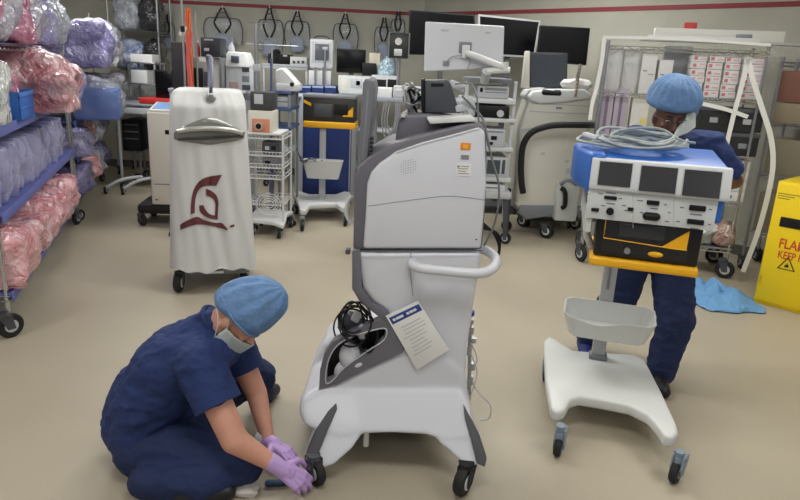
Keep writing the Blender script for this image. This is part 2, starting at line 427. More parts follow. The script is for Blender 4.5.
m = MB().box(t.p(350, 322, .05), (.055, .06, .08), (0, .3, 0), .012); m.cyl(t.p(341, 330, .03), t.p(349, 316, .06), .018); m.box(t.p(362, 325, .04), (.04, .05, .07), (0, -.4, 0), .01)
m.build('connector_block', DGREY, t.e)
m = MB().box(t.p(357, 316, .02), (.035, .03, .05), (0, .5, 0), .008); m.ell(t.p(362, 332, .0), (.02, .02, .035)); m.build('connector_plug', LGREY, t.e)
m = MB(); random.seed(11)
for k in range(7):
    cx, cy = 355+random.uniform(-4, 7), 322+random.uniform(-3, 6); r1, r2 = random.uniform(10, 18), random.uniform(13, 22); ph = random.uniform(0, 6)
    m.tube([t.p(cx+r1*math.cos(a+ph), cy+r2*math.sin(a+ph), .0+.05*math.sin(a*2+k)) for a in [i*2*PI/12 for i in range(12)]], .0036, 6, closed=True, sm=4)
m.tube([t.p(372, 322, .0), t.p(378, 335, -.02), t.p(370, 352, -.03), t.p(360, 346, -.02), t.p(366, 330, 0)], .0045, 6, sm=6)
m.build('cable_bundle', BLACK, t.e)
# bumper handle
h = [(413, 262, .0), (412, 264, -.06), (420, 268, -.095), (440, 270.5, -.1), (474, 273.5, -.1), (489, 271, -.08), (495.5, 264, -.02), (494, 256, .07), (484, 250, .15), (474, 249, .2)]
MB().tube([t.p(*a) for a in h], .019, 16, sm=6).build('bumper_handle', ROBW, t.e)
m = MB().tube([t.p(352.5, 251.5, -.028), t.p(420, 250.5, -.03), t.p(482, 250.5, -.026)], .002, 6); m.build('body_seam', DGREY, t.e)
MB().tube([t.p(411, 252, -.014), t.p(410, 270, -.014), t.p(413, 296, -.014)], .0012, 6).build('panel_seam', MGREY, t.e)
MB().box(t.p(348, 251, -.01), (.018, .03, .02), bev=.003).build('latch', DGREY, t.e)
MB().tube([t.p(352, 196, .1), t.p(347, 204, .1), t.p(347, 216, .1), t.p(352, 224, .1)], .008, 8, sm=4).build('side_grip', WHITE, t.e)
MB().cyl((-.10, -.06, .2), (-.10, -.06, .10), .012).build('jack_foot', WHITE, t.e)
# cables and valves hanging at the right-hand side
m = MB()
m.tube([t.p(462, 96, .1), t.p(474, 108, .12), t.p(484, 122, .1), t.p(491, 155, .06), t.p(499, 188, .05), t.p(495, 222, .08), t.p(484, 246, .1)], .0042, 6, sm=8)
m.tube([t.p(455, 84, .12), t.p(470, 84, .12), t.p(477, 98, .1), t.p(479, 122, .1), t.p(487, 140, .1), t.p(496, 175, .1)], .0036, 6, sm=8)
m.build('side_cable', M('grey_cable', (118, 120, 122), .5), t.e)
m = MB()
for k in range(3): m.tube([t.p(482, 222+3*k, .14), t.p(494+k*2, 234, .14), t.p(499, 250+k*2, .14), t.p(492, 266, .14), t.p(482, 272, .14)], .005, 6, sm=6)
m.build('power_cable', BLACK, t.e)
m = MB()
for (x, y, r, hh) in ((470, 321, .016, .02), (471, 330, .012, .03), (473, 340, .014, .02), (469, 350, .012, .04), (472, 366, .014, .03), (470, 380, .012, .04)):
    a = t.p(x, y, .10); m.cyl(a-Vector((0, 0, hh/2)), a+Vector((0, 0, hh/2)), r)
m.tube([t.p(469, 300, .1), t.p(470, 330, .1), t.p(469, 400, .1)], .008)
v = m.build('gas_fitting', STEEL, t.e)
a = t.p(470, 315, .10); MB().cyl(a, a+Vector((0, 0, .018)), .018).build('blue_cap', BLUEP, v)
a = t.p(467, 306, .10); MB().cyl(a, a+Vector((0, 0, .02)), .008).build('red_cap', RED, v)
m = MB().tube([t.p(472, 345, .1), t.p(477, 360, .1), t.p(470, 375, .1), t.p(478, 392, .1), t.p(490, 405, .1), t.p(489, 418, .1), t.p(480, 420, .1)], .003, 6, sm=8)
m.tube([t.p(470, 352, .09), t.p(477, 372, .08), t.p(471, 395, .09)], .003, 6, sm=8); m.build('clear_hose', LGREY, t.e)
# casters
caster(t.e, (-.285, -.19, .055), .055, .032, (.75, .65, 0), top=.125, fork=DGREY, hub=LGREY)
caster(t.e, (.290, -.205, .06), .06, .040, (.85, -.5, 0), top=.13, fork=RUBBER, hub=WHITE)
caster(t.e, (-.30, .52, .055), .055, .032, (1, .2, 0), top=.12)
caster(t.e, (.27, .52, .055), .055, .032, (1, -.2, 0), top=.12)
# white instruction card hung on the shell: a thing of its own
c = [t.p(x, y, -.035) for x, y in ((385.6, 316), (418, 301), (449, 350), (417, 370))]
k = T('instruction_card', 'white tilted card with a blue header strip hung on the robot cart', 'card', tuple(t.loc+t.p(417, 335, -.035)))
def wq(pts, th, nm, mt, par): return MB().prism([t.loc+p for p in pts], (0, th, 0), .001).build(nm, mt, par, world=True)
wq(c, .004, 'card', PAPER, k.e)
def bil(u, v, dy): p = (c[0].lerp(c[1], u)).lerp(c[3].lerp(c[2], u), v); return p+Vector((0, dy, 0))
def strip(u0, u1, v0, v1, dy, nm, mt): return wq([bil(u0, v0, dy), bil(u1, v0, dy), bil(u1, v1, dy), bil(u0, v1, dy)], .0015, nm, mt, k.e)
strip(.05, .97, .05, .17, -.001, 'header_strip', M('header_blue', (38, 66, 140), .6))
m = MB()
for a, b in ((.12, .2), (.22, .44), (.54, .62), (.64, .74), (.75, .84)):
    m.prism([t.loc+bil(a, .09, -.002), t.loc+bil(b, .09, -.002), t.loc+bil(b, .13, -.002), t.loc+bil(a, .13, -.002)], (0, .001, 0))
m.build('header_print', PAPER, k.e, world=True)
m = MB(); random.seed(5)
for j in range(9):
    v = .27+j*.062; a = .12+random.uniform(0, .12); b = random.uniform(.6, .88)
    m.prism([t.loc+bil(a, v, -.001), t.loc+bil(b, v, -.001), t.loc+bil(b, v+.012, -.001), t.loc+bil(a, v+.012, -.001)], (0, .001, 0))
m.build('card_print', M('faint_print', (176, 176, 178), .7), k.e, world=True)
# dark box standing on the console with its leads
k = T('camera_control_box', 'dark grey slanted box with a slot on top of the robot cart', 'control box', tuple(t.loc+t.p(442, 114, .15)))
def W(lst, yl): return [t.loc+t.p(x, y, yl) for x, y in lst]
MB().prism(W([(425, 113.0), (425, 80), (448, 80), (451, 84), (460, 113.0)], .13), (0, .15, 0), .006).build('housing', M('charcoal_box', (66, 69, 76), .5), k.e, world=True)
MB().prism(W([(431, 83.5), (443.5, 83.5), (443.5, 86), (431, 86)], .126), (0, .01, 0)).build('slot', BLACK, k.e, world=True)
MB().prism(W([(421.5, 112), (421.5, 79), (425, 78), (425, 113)], .14), (0, .13, 0), .004).build('side_cover', BLACK, k.e, world=True)
m = MB(); random.seed(21)
for j in range(7):
    pts = [(423, 88+j*3.2, .2)]
    for q in range(3): pts.append((random.uniform(402, 420), random.uniform(84, 108), random.uniform(.1, .26)))
    pts.append((408+j, 112, .2)); m.tube([t.loc+t.p(*p) for p in pts], .004, 6, sm=7)
m.build('lead', M('pale_cable', (176, 178, 180), .5), k.e, world=True)
m = MB()
for j in range(2):
    pts = [(423, 92+j*9, .22)]
    for q in range(3): pts.append((random.uniform(404, 420), random.uniform(88, 108), random.uniform(.14, .26)))
    pts.append((412+j*5, 113, .22)); m.tube([t.loc+t.p(*p) for p in pts], .0045, 6, sm=7)
m.build('lead', BLACK, k.e, world=True)
m = MB(); m.box(t.loc+t.p(457, 86, .16), (.06, .04, .03), (0, .3, 0), .006); m.box(t.loc+t.p(469, 104, .14), (.04, .03, .05), (0, -.5, 0), .006); m.box(t.loc+t.p(462, 108, .14), (.05, .03, .025), (0, -.2, 0), .005)
m.box(t.loc+t.p(471, 112, .14), (.03, .03, .03), None, .005)
m.build('connector', LGREY, k.e, world=True)

# ------------------------------------------------------------------ covered tower with the crest
DRAPE = M('grey_white_drape', (198, 199, 198), .5, bump=.05, bscale=14)
tw = T('covered_tower', 'white draped equipment tower with a maroon helmet crest on its cover', 'medical tower', (-1.33, 4.30, 0), math.radians(17))
x0, x1 = tw.p(170, 180, -.02).x, tw.p(252, 180, -.02).x
zt = tw.p(210, 94.5, 0).z; zb = .17
cxm = (x0+x1)/2; hw = (x1-x0)/2
def dr_w(z):                      # half width by height, flaring to the floor
    f = (z-zb)/(zt-zb); return hw*(1.12-.19*f)
def dr_y(x, z):                   # front surface of the cover
    f = min(1, max(0, (z-zb)/(zt-zb))); u = (x-cxm)/dr_w(z)
    y = -.02-.10*(1-f)**1.5+.10*max(0, abs(u)-.55)**2*3
    y += .030*noise.noise(Vector((u*2.2, f*1.3, 4)))*(1.15-f)+.012*noise.noise(Vector((u*5+f*3, f*2.5, 9)))
    y += .035*abs(u*.6+.25-f*.9 if u < 0 else u*.5-f*.8+.3)*(1-f)*.4
    y += .05*max(0, f-.93)/.07
    zz = abs(z-(tw.p(210, 132, 0).z)); 
    return y
def drape_pt(u, v):
    z = zb+(zt-zb)*v
    return z
m = MB(); NV, NU = 60, 72
def ring(v):
    z = zb+(zt-zb)*min(v, 1); wd = dr_w(z); pts = []
    sh = 1-(max(0, v-.95)/.05)**2*.06 if v > .95 else 1
    for k in range(NU):
        a = k/NU
        if a < .5: u = -1+4*a; x = cxm+u*wd*sh; y = dr_y(cxm+u*wd, z)
        else: u = 3-4*a; x = cxm+u*wd*sh; y = .46+.012*math.sin(u*8)
        r = .05
        if abs(u) > .9:
            q = (abs(u)-.9)/.1; y += (1 if a < .5 else -1)*r*(1-math.sqrt(max(0, 1-q*q)))
        wob = .008*math.sin(7*u+12*a)*(1-min(v, 1))
        wob = wob*(a >= .5); pts.append(Vector((x, y+wob, z+(.012*math.sin(u*6)+.01*math.sin(u*13) if v < .01 else 0))))
    return pts
rings = []
for j in range(NV+1):
    v = j/NV
    rings.append([m.bm.verts.new(p) for p in ring(v)])
for a, b in zip(rings, rings[1:]):
    for k in range(NU): m.bm.faces.new((a[k], a[(k+1) % NU], b[(k+1) % NU], b[k]))
# rounded lid
lid = []
for s_, dz in ((.97, .012), (.9, .02), (.7, .026), (.35, .028)):
    lid.append([m.bm.verts.new(Vector((cxm+(v.co.x-cxm)*s_, .22+(v.co.y-.22)*s_, zt+dz))) for v in rings[-1]])
prev = rings[-1]
for b in lid:
    for k in range(NU): m.bm.faces.new((prev[k], prev[(k+1) % NU], b[(k+1) % NU], b[k]))
    prev = b
m.bm.faces.new(prev)
m.build('cover', DRAPE, tw.e, flatdeg=60)
# the arched window in the cover: clear plastic with a steel handle behind
def onfront(px, py, off=0):
    p = tw.p(px, py, 0)
    for _ in range(4): p = tw.p(px, py, dr_y(p.x, p.z)+off)
    return p
wt_ = smooth_path([(174, 133, 0), (180, 128, 0), (195, 121.5, 0), (209, 117.5, 0), (222, 121, 0), (235, 127, 0), (245, 132, 0)], 5)
wb_ = smooth_path([(174, 139, 0), (180, 141, 0), (195, 143, 0), (209, 144.5, 0), (222, 143, 0), (235, 141, 0), (244, 138, 0)], 5)
m = MB(); m.grid(lambda u, v: onfront(*(wt_[min(30, round(u*30))].lerp(wb_[min(30, round(u*30))], v))[:2], -.004), 30, 6)
m.build('cover_window', M('clear_window_grey', (132, 132, 128), .2, metal=.3), tw.e, solid=.002)
MB().tube([onfront(178, 131.5, -.016), onfront(190, 129.5, -.02), onfront(210, 128.5, -.022), onfront(230, 130, -.02), onfront(242, 133, -.016)], .018, 12, sm=5).build('handle', M('handle_silver', (188, 188, 184), .25, metal=.6), tw.e)
MB().tube([onfront(178, 139, -.012), onfront(195, 138.5, -.014), onfront(212, 137.5, -.014), onfront(243, 136, -.012)], .009, 8, sm=5).build('handle_gap_shade', M('shadow_black', (52, 52, 52), .5), tw.e)  # dark tube laid in as the shade of the gap under the handle
m = MB(); 
for k in range(9): m.tube([onfront(171+.5*k, 92+k*5, -.002), onfront(171+.5*k, 97+k*5, -.002)], .001, 4)
m.build('seam', LGREY, tw.e)
MAR = M('maroon_print', (92, 40, 44), .6)
def logo(pts, nm='crest'):
    P2 = [(170+x/6.66, 165+y/6.66) for x, y in pts]
    m = MB(); m.prism([onfront(x, y, -.006) for x, y in P2], (0, .006, 0)); return m.build(nm, MAR, tw.e)
def arcstrip(outer, inner, nm='crest'):
    O = [Vector(p) for p in smooth_path([(a, b, 0) for a, b in outer], 5)]; I = [Vector(p) for p in smooth_path([(a, b, 0) for a, b in inner], 5)]
    m = MB()
    for i in range(len(O)-1):
        q = [O[i], O[i+1], I[i+1], I[i]]
        m.prism([onfront(170+p.x/6.66, 165+p.y/6.66, -.006) for p in q], (0, .005, 0))
    bmesh.ops.remove_doubles(m.bm, verts=m.bm.verts[:], dist=.0004)
    return m.build(nm, MAR, tw.e)
arcstrip([(137, 328), (143, 230), (160, 160), (200, 105), (260, 78), (345, 66)], [(165, 318), (168, 240), (182, 185), (210, 148), (255, 138), (308, 138)])
arcstrip([(238, 158), (275, 172), (310, 205), (322, 250), (320, 300), (318, 362)], [(240, 203), (262, 210), (290, 228), (303, 260), (302, 290), (300, 335)])
arcstrip([(195, 270), (200, 310), (225, 335), (262, 355), (318, 363)], [(222, 268), (235, 295), (252, 318), (275, 332), (304, 338)])
arcstrip([(68, 398), (110, 372), (180, 346), (230, 368), (300, 385), (345, 388), (385, 430)], [(68, 433), (110, 415), (180, 396), (230, 398), (290, 408), (335, 420), (378, 434)])
arcstrip([(400, 405), (425, 395)], [(404, 418), (432, 408)], 'small_mark')
# base with its twin casters, lamp socket on the lid
MB().bb(cxm-hw*.9, cxm+hw*.9, 0, .42, .10, .2, .02).build('chassis', MGREY, tw.e)
MB().bb(cxm-.06, cxm+.06, -.07, 0, .135, .155, .003).build('hem_label', PAPER, tw.e)
for (px, py) in ((179, 293), (245, 279)):
    g = tw.f(px, py); caster(tw.e, (g.x, g.y+.03, .068), .068, .048, (1, -.25, 0), top=.14, hub=WHITE)
for sx in (-1, 1): caster(tw.e, (cxm+sx*hw*.75, .4, .06), .06, .045, (1, .1, 0), top=.13)
m = MB(); a = onfront(211, 98, -.004); m.lathe([(.03, 0), (.034, .008), (.028, .018), (.014, .03), (.01, .05)], (0, 0, 0))
m.bm.transform(Matrix.Translation(a) @ Matrix.Rotation(.9, 4, 'X')); m.build('gland', STEEL, tw.e)
MB().tube([a+Vector((0, -.02, .03)), tw.p(211, 85, -.02), tw.p(212, 72, .1), tw.p(211, 58, .35), tw.p(207, 57, .55), tw.p(209, 70, .58), tw.p(209, 92, .5)], .011, 8, sm=6).build('hose', M('blue_grey_hose', (92, 98, 118), .5), tw.e)

# ------------------------------------------------------------------ yellow flammables cabinet
ang = math.atan2(rdir.y, rdir.x)
YEL = M('safety_yellow_paint', (238, 206, 20), .4)
yc = T('safety_cabinet', 'yellow flammables safety cabinet standing beside the covered wire rack', 'cabinet', tuple(G(752, 302)), ang)
H = yc.p(771.5, 180, 0).z
MB().bb(0, 1.09, .02, .46, .0, H, .006).build('body', YEL, yc.e)
d = MB().bb(.012, .53, 0, .02, .03, H-.02, .004).build('door', YEL, yc.e)
MB().bb(.54, 1.078, 0, .02, .03, H-.02, .004).build('door', YEL, yc.e)
a = yc.p(781, 217, 0); z1 = yc.p(790, 218, 0).z; z0 = yc.p(790, 228, 0).z
hp = MB().bb(a.x, a.x+.29, -.006, .002, z0, z1, .003).build('handle_recess', BLACK, d)
MB().bb(a.x+.16, a.x+.25, -.014, -.005, z0+.012, z1-.02, .003).build('paddle_latch', STEEL, hp)
RT = M('red_lettering', (206, 74, 34), .6); BT = M('black_lettering', (50, 44, 14), .6)
z = yc.p(778, 249, 0)
text('FLAMMABLE', 'lettering', .098, RT, d, (yc.p(778.5, 245, 0).x, -.001, yc.p(778, 247, 0).z), (PI/2, 0, 0), sx=.76)
text('KEEP FIRE AWAY', 'lettering', .078, RT, d, (yc.p(777.5, 255, 0).x, -.001, yc.p(778, 257.5, 0).z), (PI/2, 0, 0), sx=.70)
tx = yc.p(777, 265, 0); bx_ = yc.p(795, 268, 0); th_ = .105
def tri(s, cx, cz): return [Vector((cx-s/2, -.0016, cz)), Vector((cx+s/2, -.0016, cz)), Vector((cx, -.0016, cz+s*.86))]
cx, cz = (tx.x+bx_.x)/2+.004, yc.p(785, 268.5, 0).z-.01
s_ = abs(bx_.x-tx.x)*1.02
m = MB()
A3, B3 = tri(s_, cx, cz), tri(s_*.78, cx, cz+s_*.055)
for i in range(3): m.prism([A3[i], A3[(i+1) % 3], B3[(i+1) % 3], B3[i]], (0, .001, 0))
m.prism([Vector((cx+a*s_, -.0016, cz+b*s_)) for a, b in ((-.1, .16), (-.13, .26), (-.06, .34), (-.05, .27), (0, .46), (.05, .32), (.09, .36), (.12, .24), (.08, .16))], (0, .001, 0))
m.build('flame_sign', BT, d)
m = MB()
for k in range(3): m.bb(yc.p(779, 190, 0).x, yc.p(779, 190, 0).x+.14-.03*k, -.001, .001, yc.p(779, 193.5+2.4*k, 0).z, yc.p(779, 192.5+2.4*k, 0).z)
m.build('notice_print', M('olive_print', (150, 128, 30), .6), d)
MB().bb(.01, .035, .0, .012, .15, .22).build('hinge', YEL, d)
# ------------------------------------------------------------------ generator cart (right foreground)
CW = M('cart_white_plastic', (212, 215, 213), .4)
ct = T('generator_cart', 'pale wheeled stand with a white basket carrying the blue and black generators', 'cart', (.95, 2.37, 0), math.radians(-16))
top = [(544, 340), (549, 336), (556, 339), (573, 350), (600, 352), (633, 354), (645, 359), (649, 367), (662, 392), (677, 424), (678.5, 432), (674, 437), (665, 436), (657, 424), (648, 414), (630, 405), (605, 400), (580, 396), (571, 399), (565, 409), (557, 412), (551, 408), (546, 380)]
pl = [ct.f(x, y, .17) for x, y in top]
MB().prism(pl, (0, 0, -.055), .014, 3).build('base', CW, ct.e, flatdeg=50)
FG = M('fork_grey', (122, 138, 150), .45)
def bigcaster(t, x, y, r, ax, top):
    k = MB(); ax = Vector(ax).normalized(); fw = Vector((-ax.y, ax.x, 0)); c = Vector((x, y, r))
    for s_ in (-1, 1):
        b = c+ax*s_*.021
        k.prism([b+Vector((0, 0, -r*.2))-fw*.014, b+Vector((0, 0, -r*.2))+fw*.014, b+fw*.045+Vector((0, 0, top-r-.03)), b+fw*.045+Vector((0, 0, top-r)), b-fw*.012+Vector((0, 0, top-r)), b-fw*.03+Vector((0, 0, r*.6))], ax*.006, .002)
    k.box(c+fw*.016+Vector((0, 0, top-r-.012)), (.046, .05, .024), bev=.005)
    k.box(c+fw*.01+Vector((0, 0, r*.95)), (.046, .05, .05), bev=.01)
    k.cyl(c+fw*.01+Vector((0, 0, top-r-.03)), c+fw*.005+Vector((0, 0, .145-r)), .02)
    o = k.build('caster', FG, t.e)
    MB().wheel(c, ax, r, .03).build('wheel', RUBBER, o); MB().cyl(c-ax*.018, c+ax*.018, r*.5).build('hub', MGREY, o)
g = ct.f(557, 455); bigcaster(ct, g.x, g.y, .045, (.95, -.1, 0), .128)
g = ct.f(674, 482); bigcaster(ct, g.x, g.y, .05, (.9, -.45, 0), .128)
g = ct.f(545, 382); bigcaster(ct, g.x, g.y+.01, .045, (1, .1, 0), .128)
g2 = ct.f(632, 366, .17); bigcaster(ct, g2.x-.02, g2.y-.04, .045, (1, .1, 0), .128)
# column
cb = ct.f(597.5, 360, .17); cx, cy = cb.x, cb.y+.03
MB().bb(cx-.034, cx+.034, cy-.022, cy+.022, .17, .845, .008).build('column', M('column_grey', (176, 178, 178), .4), ct.e)
MB().bb(cx-.045, cx+.045, cy-.035, cy+.035, .165, .195, .006).build('column_foot', MGREY, ct.e)
m = MB().bb(cx-.006, cx+.006, cy-.027, cy-.02, .56, .80)
m.build('column_track', MGREY, ct.e)
# basket: open rounded tray
zr = .50
yb = cy-.03; 
def bp(px, py, y): return ct.p(px, py, y)
bl, br = bp(566, 296, yb), bp(654, 308, yb)
fy = yb-.19
fl, fr = bp(574, 318, fy), bp(658, 330, fy)
m = MB()
rim_b = [Vector((bl.x, yb, bl.z)), Vector((bl.x*.5+br.x*.5, yb, (bl.z+br.z)/2+.0)), Vector((br.x, yb, br.z))]
def loop(xa, xb, y0, y1, z, dipf=0, n=9, r=.03):
    pts = []
    def dip(x):
        u = (x-xa)/(xb-xa); return -dipf*math.exp(-((u-.38)/.22)**2)
    zb_ = z
    P4 = [(xa+r, y0), (xb-r, y0), (xb, y0+r), (xb, y1-r), (xb-r, y1), (xa+r, y1), (xa, y1-r), (xa, y0+r)]
    for k in range(8):
        a, b = P4[k], P4[(k+1) % 8]
        nn = 12 if k in (0, 4) else 3
        for i in range(nn):
            t_ = i/nn; x = a[0]+(b[0]-a[0])*t_; y = a[1]+(b[1]-a[1])*t_
            f = 1-(y-y0)/(y1-y0)
            pts.append(Vector((x, y, z-.035*f+dip(x)*(f > .9))))
    return pts
xa, xb = bl.x, br.x+.005
zt_ = (bl.z+br.z)/2
L1 = loop(xa, xb, fy, yb, zt_, .03); L2 = loop(xa+.035, xb-.035, fy+.03, yb-.012, zt_-.115, 0)
L1i = [Vector((xa+(xb-xa)/2+(p.x-xa-(xb-xa)/2)*.975, fy+(yb-fy)/2+(p.y-fy-(yb-fy)/2)*.94, p.z)) for p in L1]
L2i = [Vector((xa+(xb-xa)/2+(p.x-xa-(xb-xa)/2)*.965, fy+(yb-fy)/2+(p.y-fy-(yb-fy)/2)*.93, p.z+.008)) for p in L2]
rr = [[m.bm.verts.new(p) for p in L] for L in (L2, L1, L1i, L2i)]
for a, b in zip(rr, rr[1:]):
    for k in range(len(a)): m.bm.faces.new((a[k], a[(k+1) % len(a)], b[(k+1) % len(a)], b[k]))
m.bm.faces.new(rr[0]); m.bm.faces.new(rr[-1])
m.build('basket', CW, ct.e, flatdeg=50)
MB().bb(cx-.05, cx+.05, yb-.004, cy-.02, zt_-.09, zt_-.03, .004).build('basket_bracket', MGREY, ct.e)
# yellow shelf band and arm
yl0 = -.02
a0 = ct.p(589, 259, yl0); a1 = ct.p(698, 276, yl0); zs = (a0.z+a1.z)/2
xs0, xs1 = a0.x, a1.x
GD = .36
MB().bb(xs0, xs1, yl0, yl0+GD, zs-.018, zs+.018, .01, 3).build('yellow_shelf', YELLOW, ct.e)
MB().prism([Vector((xs0-.05, yl0+.12, zs+.28)), Vector((xs0-.058, yl0+.12, zs+.20)), Vector((xs0-.03, yl0+.12, zs+.06)), Vector((xs0+.005, yl0+.12, zs-.005)), Vector((xs0+.02, yl0+.12, zs+.02)), Vector((xs0-.01, yl0+.12, zs+.08)), Vector((xs0-.035, yl0+.12, zs+.2))], (0, .05, 0), .006).build('side_bracket', CW, ct.e)
MB().bb(cx-.06, cx+.06, cy-.06, cy+.06, zs-.045, zs-.018, .006).build('head_plate', MGREY, ct.e)
zbk = ct.p(640, 222, yl0).z
# black generator: a thing standing on the yellow shelf
gm = T('black_generator', 'black generator unit with a yellow corner flash below the blue monitor unit', 'generator', tuple(ct.loc+ct.R @ Vector(((xs0+xs1)/2, yl0+.2, zs+.019))), ct.rot)
off = Vector(((xs0+xs1)/2, yl0+.2, zs+.019))
def gb(m, name, mat, par=None): 
    m.bm.transform(Matrix.Translation(-off)); return m.build(name, mat, par or gm.e)
gt = ct.p(645, 221, yl0+.02).z
gz0, gz1 = zs+.0195, gt+.02
GB = M('gloss_black', (20, 20, 22), .28)
gb(MB().bb(xs0+.012, xs1-.005, yl0+.02, yl0+.34, gz0, gz1, .008), 'case', GB)
fr0 = ct.p(601, 240, yl0+.018).x; fr1 = ct.p(690, 240, yl0+.018).x
h_ = gz1-gz0
gb(MB().bb(fr0, fr1, yl0+.008, yl0+.024, gz0+.02, gz1-.02, .003), 'front_panel', M('panel_black', (30, 30, 33), .35))
gb(MB().bb(fr0+.06, fr1-.09, yl0+.004, yl0+.014, gz0+.09, gz1-.035, .003), 'screen', M('grey_screen', (48, 50, 54), .15))
m = MB(); y_ = yl0+.004
m.tube([Vector((fr0+.008, y_, gz1-.03)), Vector((fr0+.008, y_, gz0+.078)), Vector((fr1-.05, y_, gz0+.066)), Vector((fr1-.006, y_, gz0+.066))], .0022, 6)
m.prism([Vector((fr1-.095, y_, gz0+.068)), Vector((fr1-.008, y_, gz0+.068)), Vector((fr1-.008, y_, gz0+.14))], (0, .006, 0))
gb(m, 'yellow_flash', YELLOW)
m = MB(); m.ell(Vector(((fr0+fr1)/2+.045, yl0+.006, gz0+.035)), (.028, .008, .011)); gb(m, 'yellow_button', YELLOW)
m = MB(); c_ = Vector((fr0+.10, yl0+.008, gz0+.038)); m.cyl(c_, c_-Vector((0, .014, 0)), .012); gb(m, 'knob', MGREY)
# blue monitor unit on top
BUN = M('unit_blue', (44, 106, 196), .4)
zb_ = gz1; zt0 = ct.p(660, 162.5, yl0-.01).z
mu = T('monitor_unit', 'blue topped white unit with three dark screens stacked on the black generator', 'monitor unit', tuple(ct.loc+ct.R @ Vector((off.x, off.y, zb_+.001))), ct.rot)
off2 = Vector((off.x, off.y, zb_+.001))
def ub(m, name, mat, par=None):
    m.bm.transform(Matrix.Translation(-off2)); return m.build(name, mat, par or mu.e)
ux0 = ct.p(589, 185, yl0-.02).x; ux1 = ct.p(731, 190, yl0-.02).x
zl = ct.p(655, 195, yl0-.02).z          # foot of the bezel
# casing
case = [Vector((ux0+.004, yl0+.0, zb_+.001)), Vector((ux0+.004, yl0+.36, zb_+.001)), Vector((ux0+.004, yl0+.40, zb_+.05)), Vector((ux0+.004, yl0+.42, zt0+.01)), Vector((ux0+.004, yl0+.40, zt0+.022)), Vector((ux0+.004, yl0+.02, zt0-.002)), Vector((ux0+.004, yl0-.01, zt0-.02))]
ub(MB().prism(case, (ux1-ux0-.012, 0, 0), .012, 3), 'casing', BUN)
# sculpted blue cheek at the left, reaching past the case
bk = ct.p(575, 139, yl0+.38).x
ch = [Vector((ux0+.05, yl0+.0, zl-.02)), Vector((ux0-.004, yl0+.005, zl-.02)), Vector((ux0-.020, yl0+.05, zl-.02)), Vector(((ux0+bk)/2-.02, yl0+.18, zl-.02)), Vector((bk, yl0+.34, zl-.02)), Vector((bk+.02, yl0+.40, zl-.02)), Vector((ux0+.05, yl0+.40, zl-.02))]
ub(MB().prism(ch, (0, 0, zt0+.012-zl+.02), .014, 3), 'blue_cheek', BUN)
WB = M('bezel_white', (210, 214, 216), .42)
bez = [Vector((ux0, yl0-.03, zl)), Vector((ux0, yl0-.034, zl+.02)), Vector((ux0, yl0-.006, zt0-.004)), Vector((ux0, yl0+.02, zt0)), Vector((ux0, yl0+.03, zl))]
bo = ub(MB().prism(bez, (ux1-ux0, 0, 0), .006, 3), 'bezel', WB)
sl = (.028)/(zt0-.004-zl-.02)
for (p0, p1, q0, q1) in ((598, 631, 162, 186), (640, 677, 166.5, 192), (684, 722, 170.5, 197)):
    s0 = ct.p(p0, 178, yl0-.02).x; s1 = ct.p(p1, 178, yl0-.02).x
    xm = (p0+p1)/2; za = ct.p(xm, q1-.5, yl0-.02).z; zb2 = ct.p(xm, q0+.5, yl0-.02).z
    f = lambda z: yl0-.034+sl*(z-zl-.02)
    m = MB(); m.prism([Vector((s0-.004, f(za)-.001, za-.004)), Vector((s1+.004, f(za)-.001, za-.004)), Vector((s1+.004, f(zb2)-.001, zb2+.004)), Vector((s0-.004, f(zb2)-.001, zb2+.004))], (0, .006, 0), .001)
    fo = ub(m, 'screen_frame', LGREY)
    m = MB(); m.prism([Vector((s0, f(za)-.003, za)), Vector((s1, f(za)-.003, za)), Vector((s1, f(zb2)-.003, zb2)), Vector((s0, f(zb2)-.003, zb2))], (0, .006, 0))
    ub(m, 'screen', M('display_grey', (62, 62, 66), .12), fo)
# socket panel under the screens
px1 = ct.p(716, 215, yl0-.012).x
zp = gt-.004
lp = ub(MB().bb(ux0+.002, px1, yl0-.016, yl0+.012, zp, zl+.004, .004), 'socket_panel', WB)
def sock(x0, y0, x1, y1, mat=BLACK, nm='socket', b=.003):
    a, b_, c_, d_ = ct.rect(x0, y0, x1, y1, yl0-.018)
    return ub(MB().bb(a, b_, yl0-.024, yl0-.010, c_, d_, b), nm, mat, lp)
sock(604, 196, 617, 199.5); sock(646.5, 200.5, 659.5, 205); sock(689, 205.5, 706, 211); sock(687, 219.5, 704, 224.5)
sock(591, 208, 599, 211.5); sock(627.5, 207.5, 633.5, 211)
c_ = ct.p(610, 211, yl0-.02); ub(MB().cyl(c_, c_-Vector((0, .014, 0)), .014), 'knob', BLACK, lp)
c0, c1 = ct.p(647, 216, yl0-.02), ct.p(656, 217, yl0-.02); ub(MB().cap(c0, c1, .0155, .0155), 'oval_socket', BLACK, lp)
m = MB()
for (x, y, w_) in ((598, 193, 5), (606, 192.5, 10), (619, 198, 3), (601, 205, 4), (622, 205, 4), (624, 210, 3), (637, 200, 6), (640, 212, 3), (664, 204, 3), (668, 212, 2.5), (665, 221, 4), (680, 207, 4), (709, 209, 3), (676, 221, 4), (708, 224, 3), (690, 214, 12), (690, 228, 10), (606, 203, 9), (650, 208, 8)):
    a, b_, c2, d2 = ct.rect(x, y, x+w_, y+1.2, yl0-.018); m.bb(a, b_, yl0-.0175, yl0-.014, c2, d2)
ub(m, 'panel_print', INK, lp)
m = MB()
for x in (633, 674): m.tube([ct.p(x, 192, yl0-.0175), ct.p(x, 228, yl0-.0175)], .0008, 4)
ub(m, 'panel_seam', LGREY, lp)
ub(MB().bb(ux0+.0, ux0+.03, yl0+.0, yl0+.30, gz0+.09, zp+.04, .01), 'side_wing', CW)
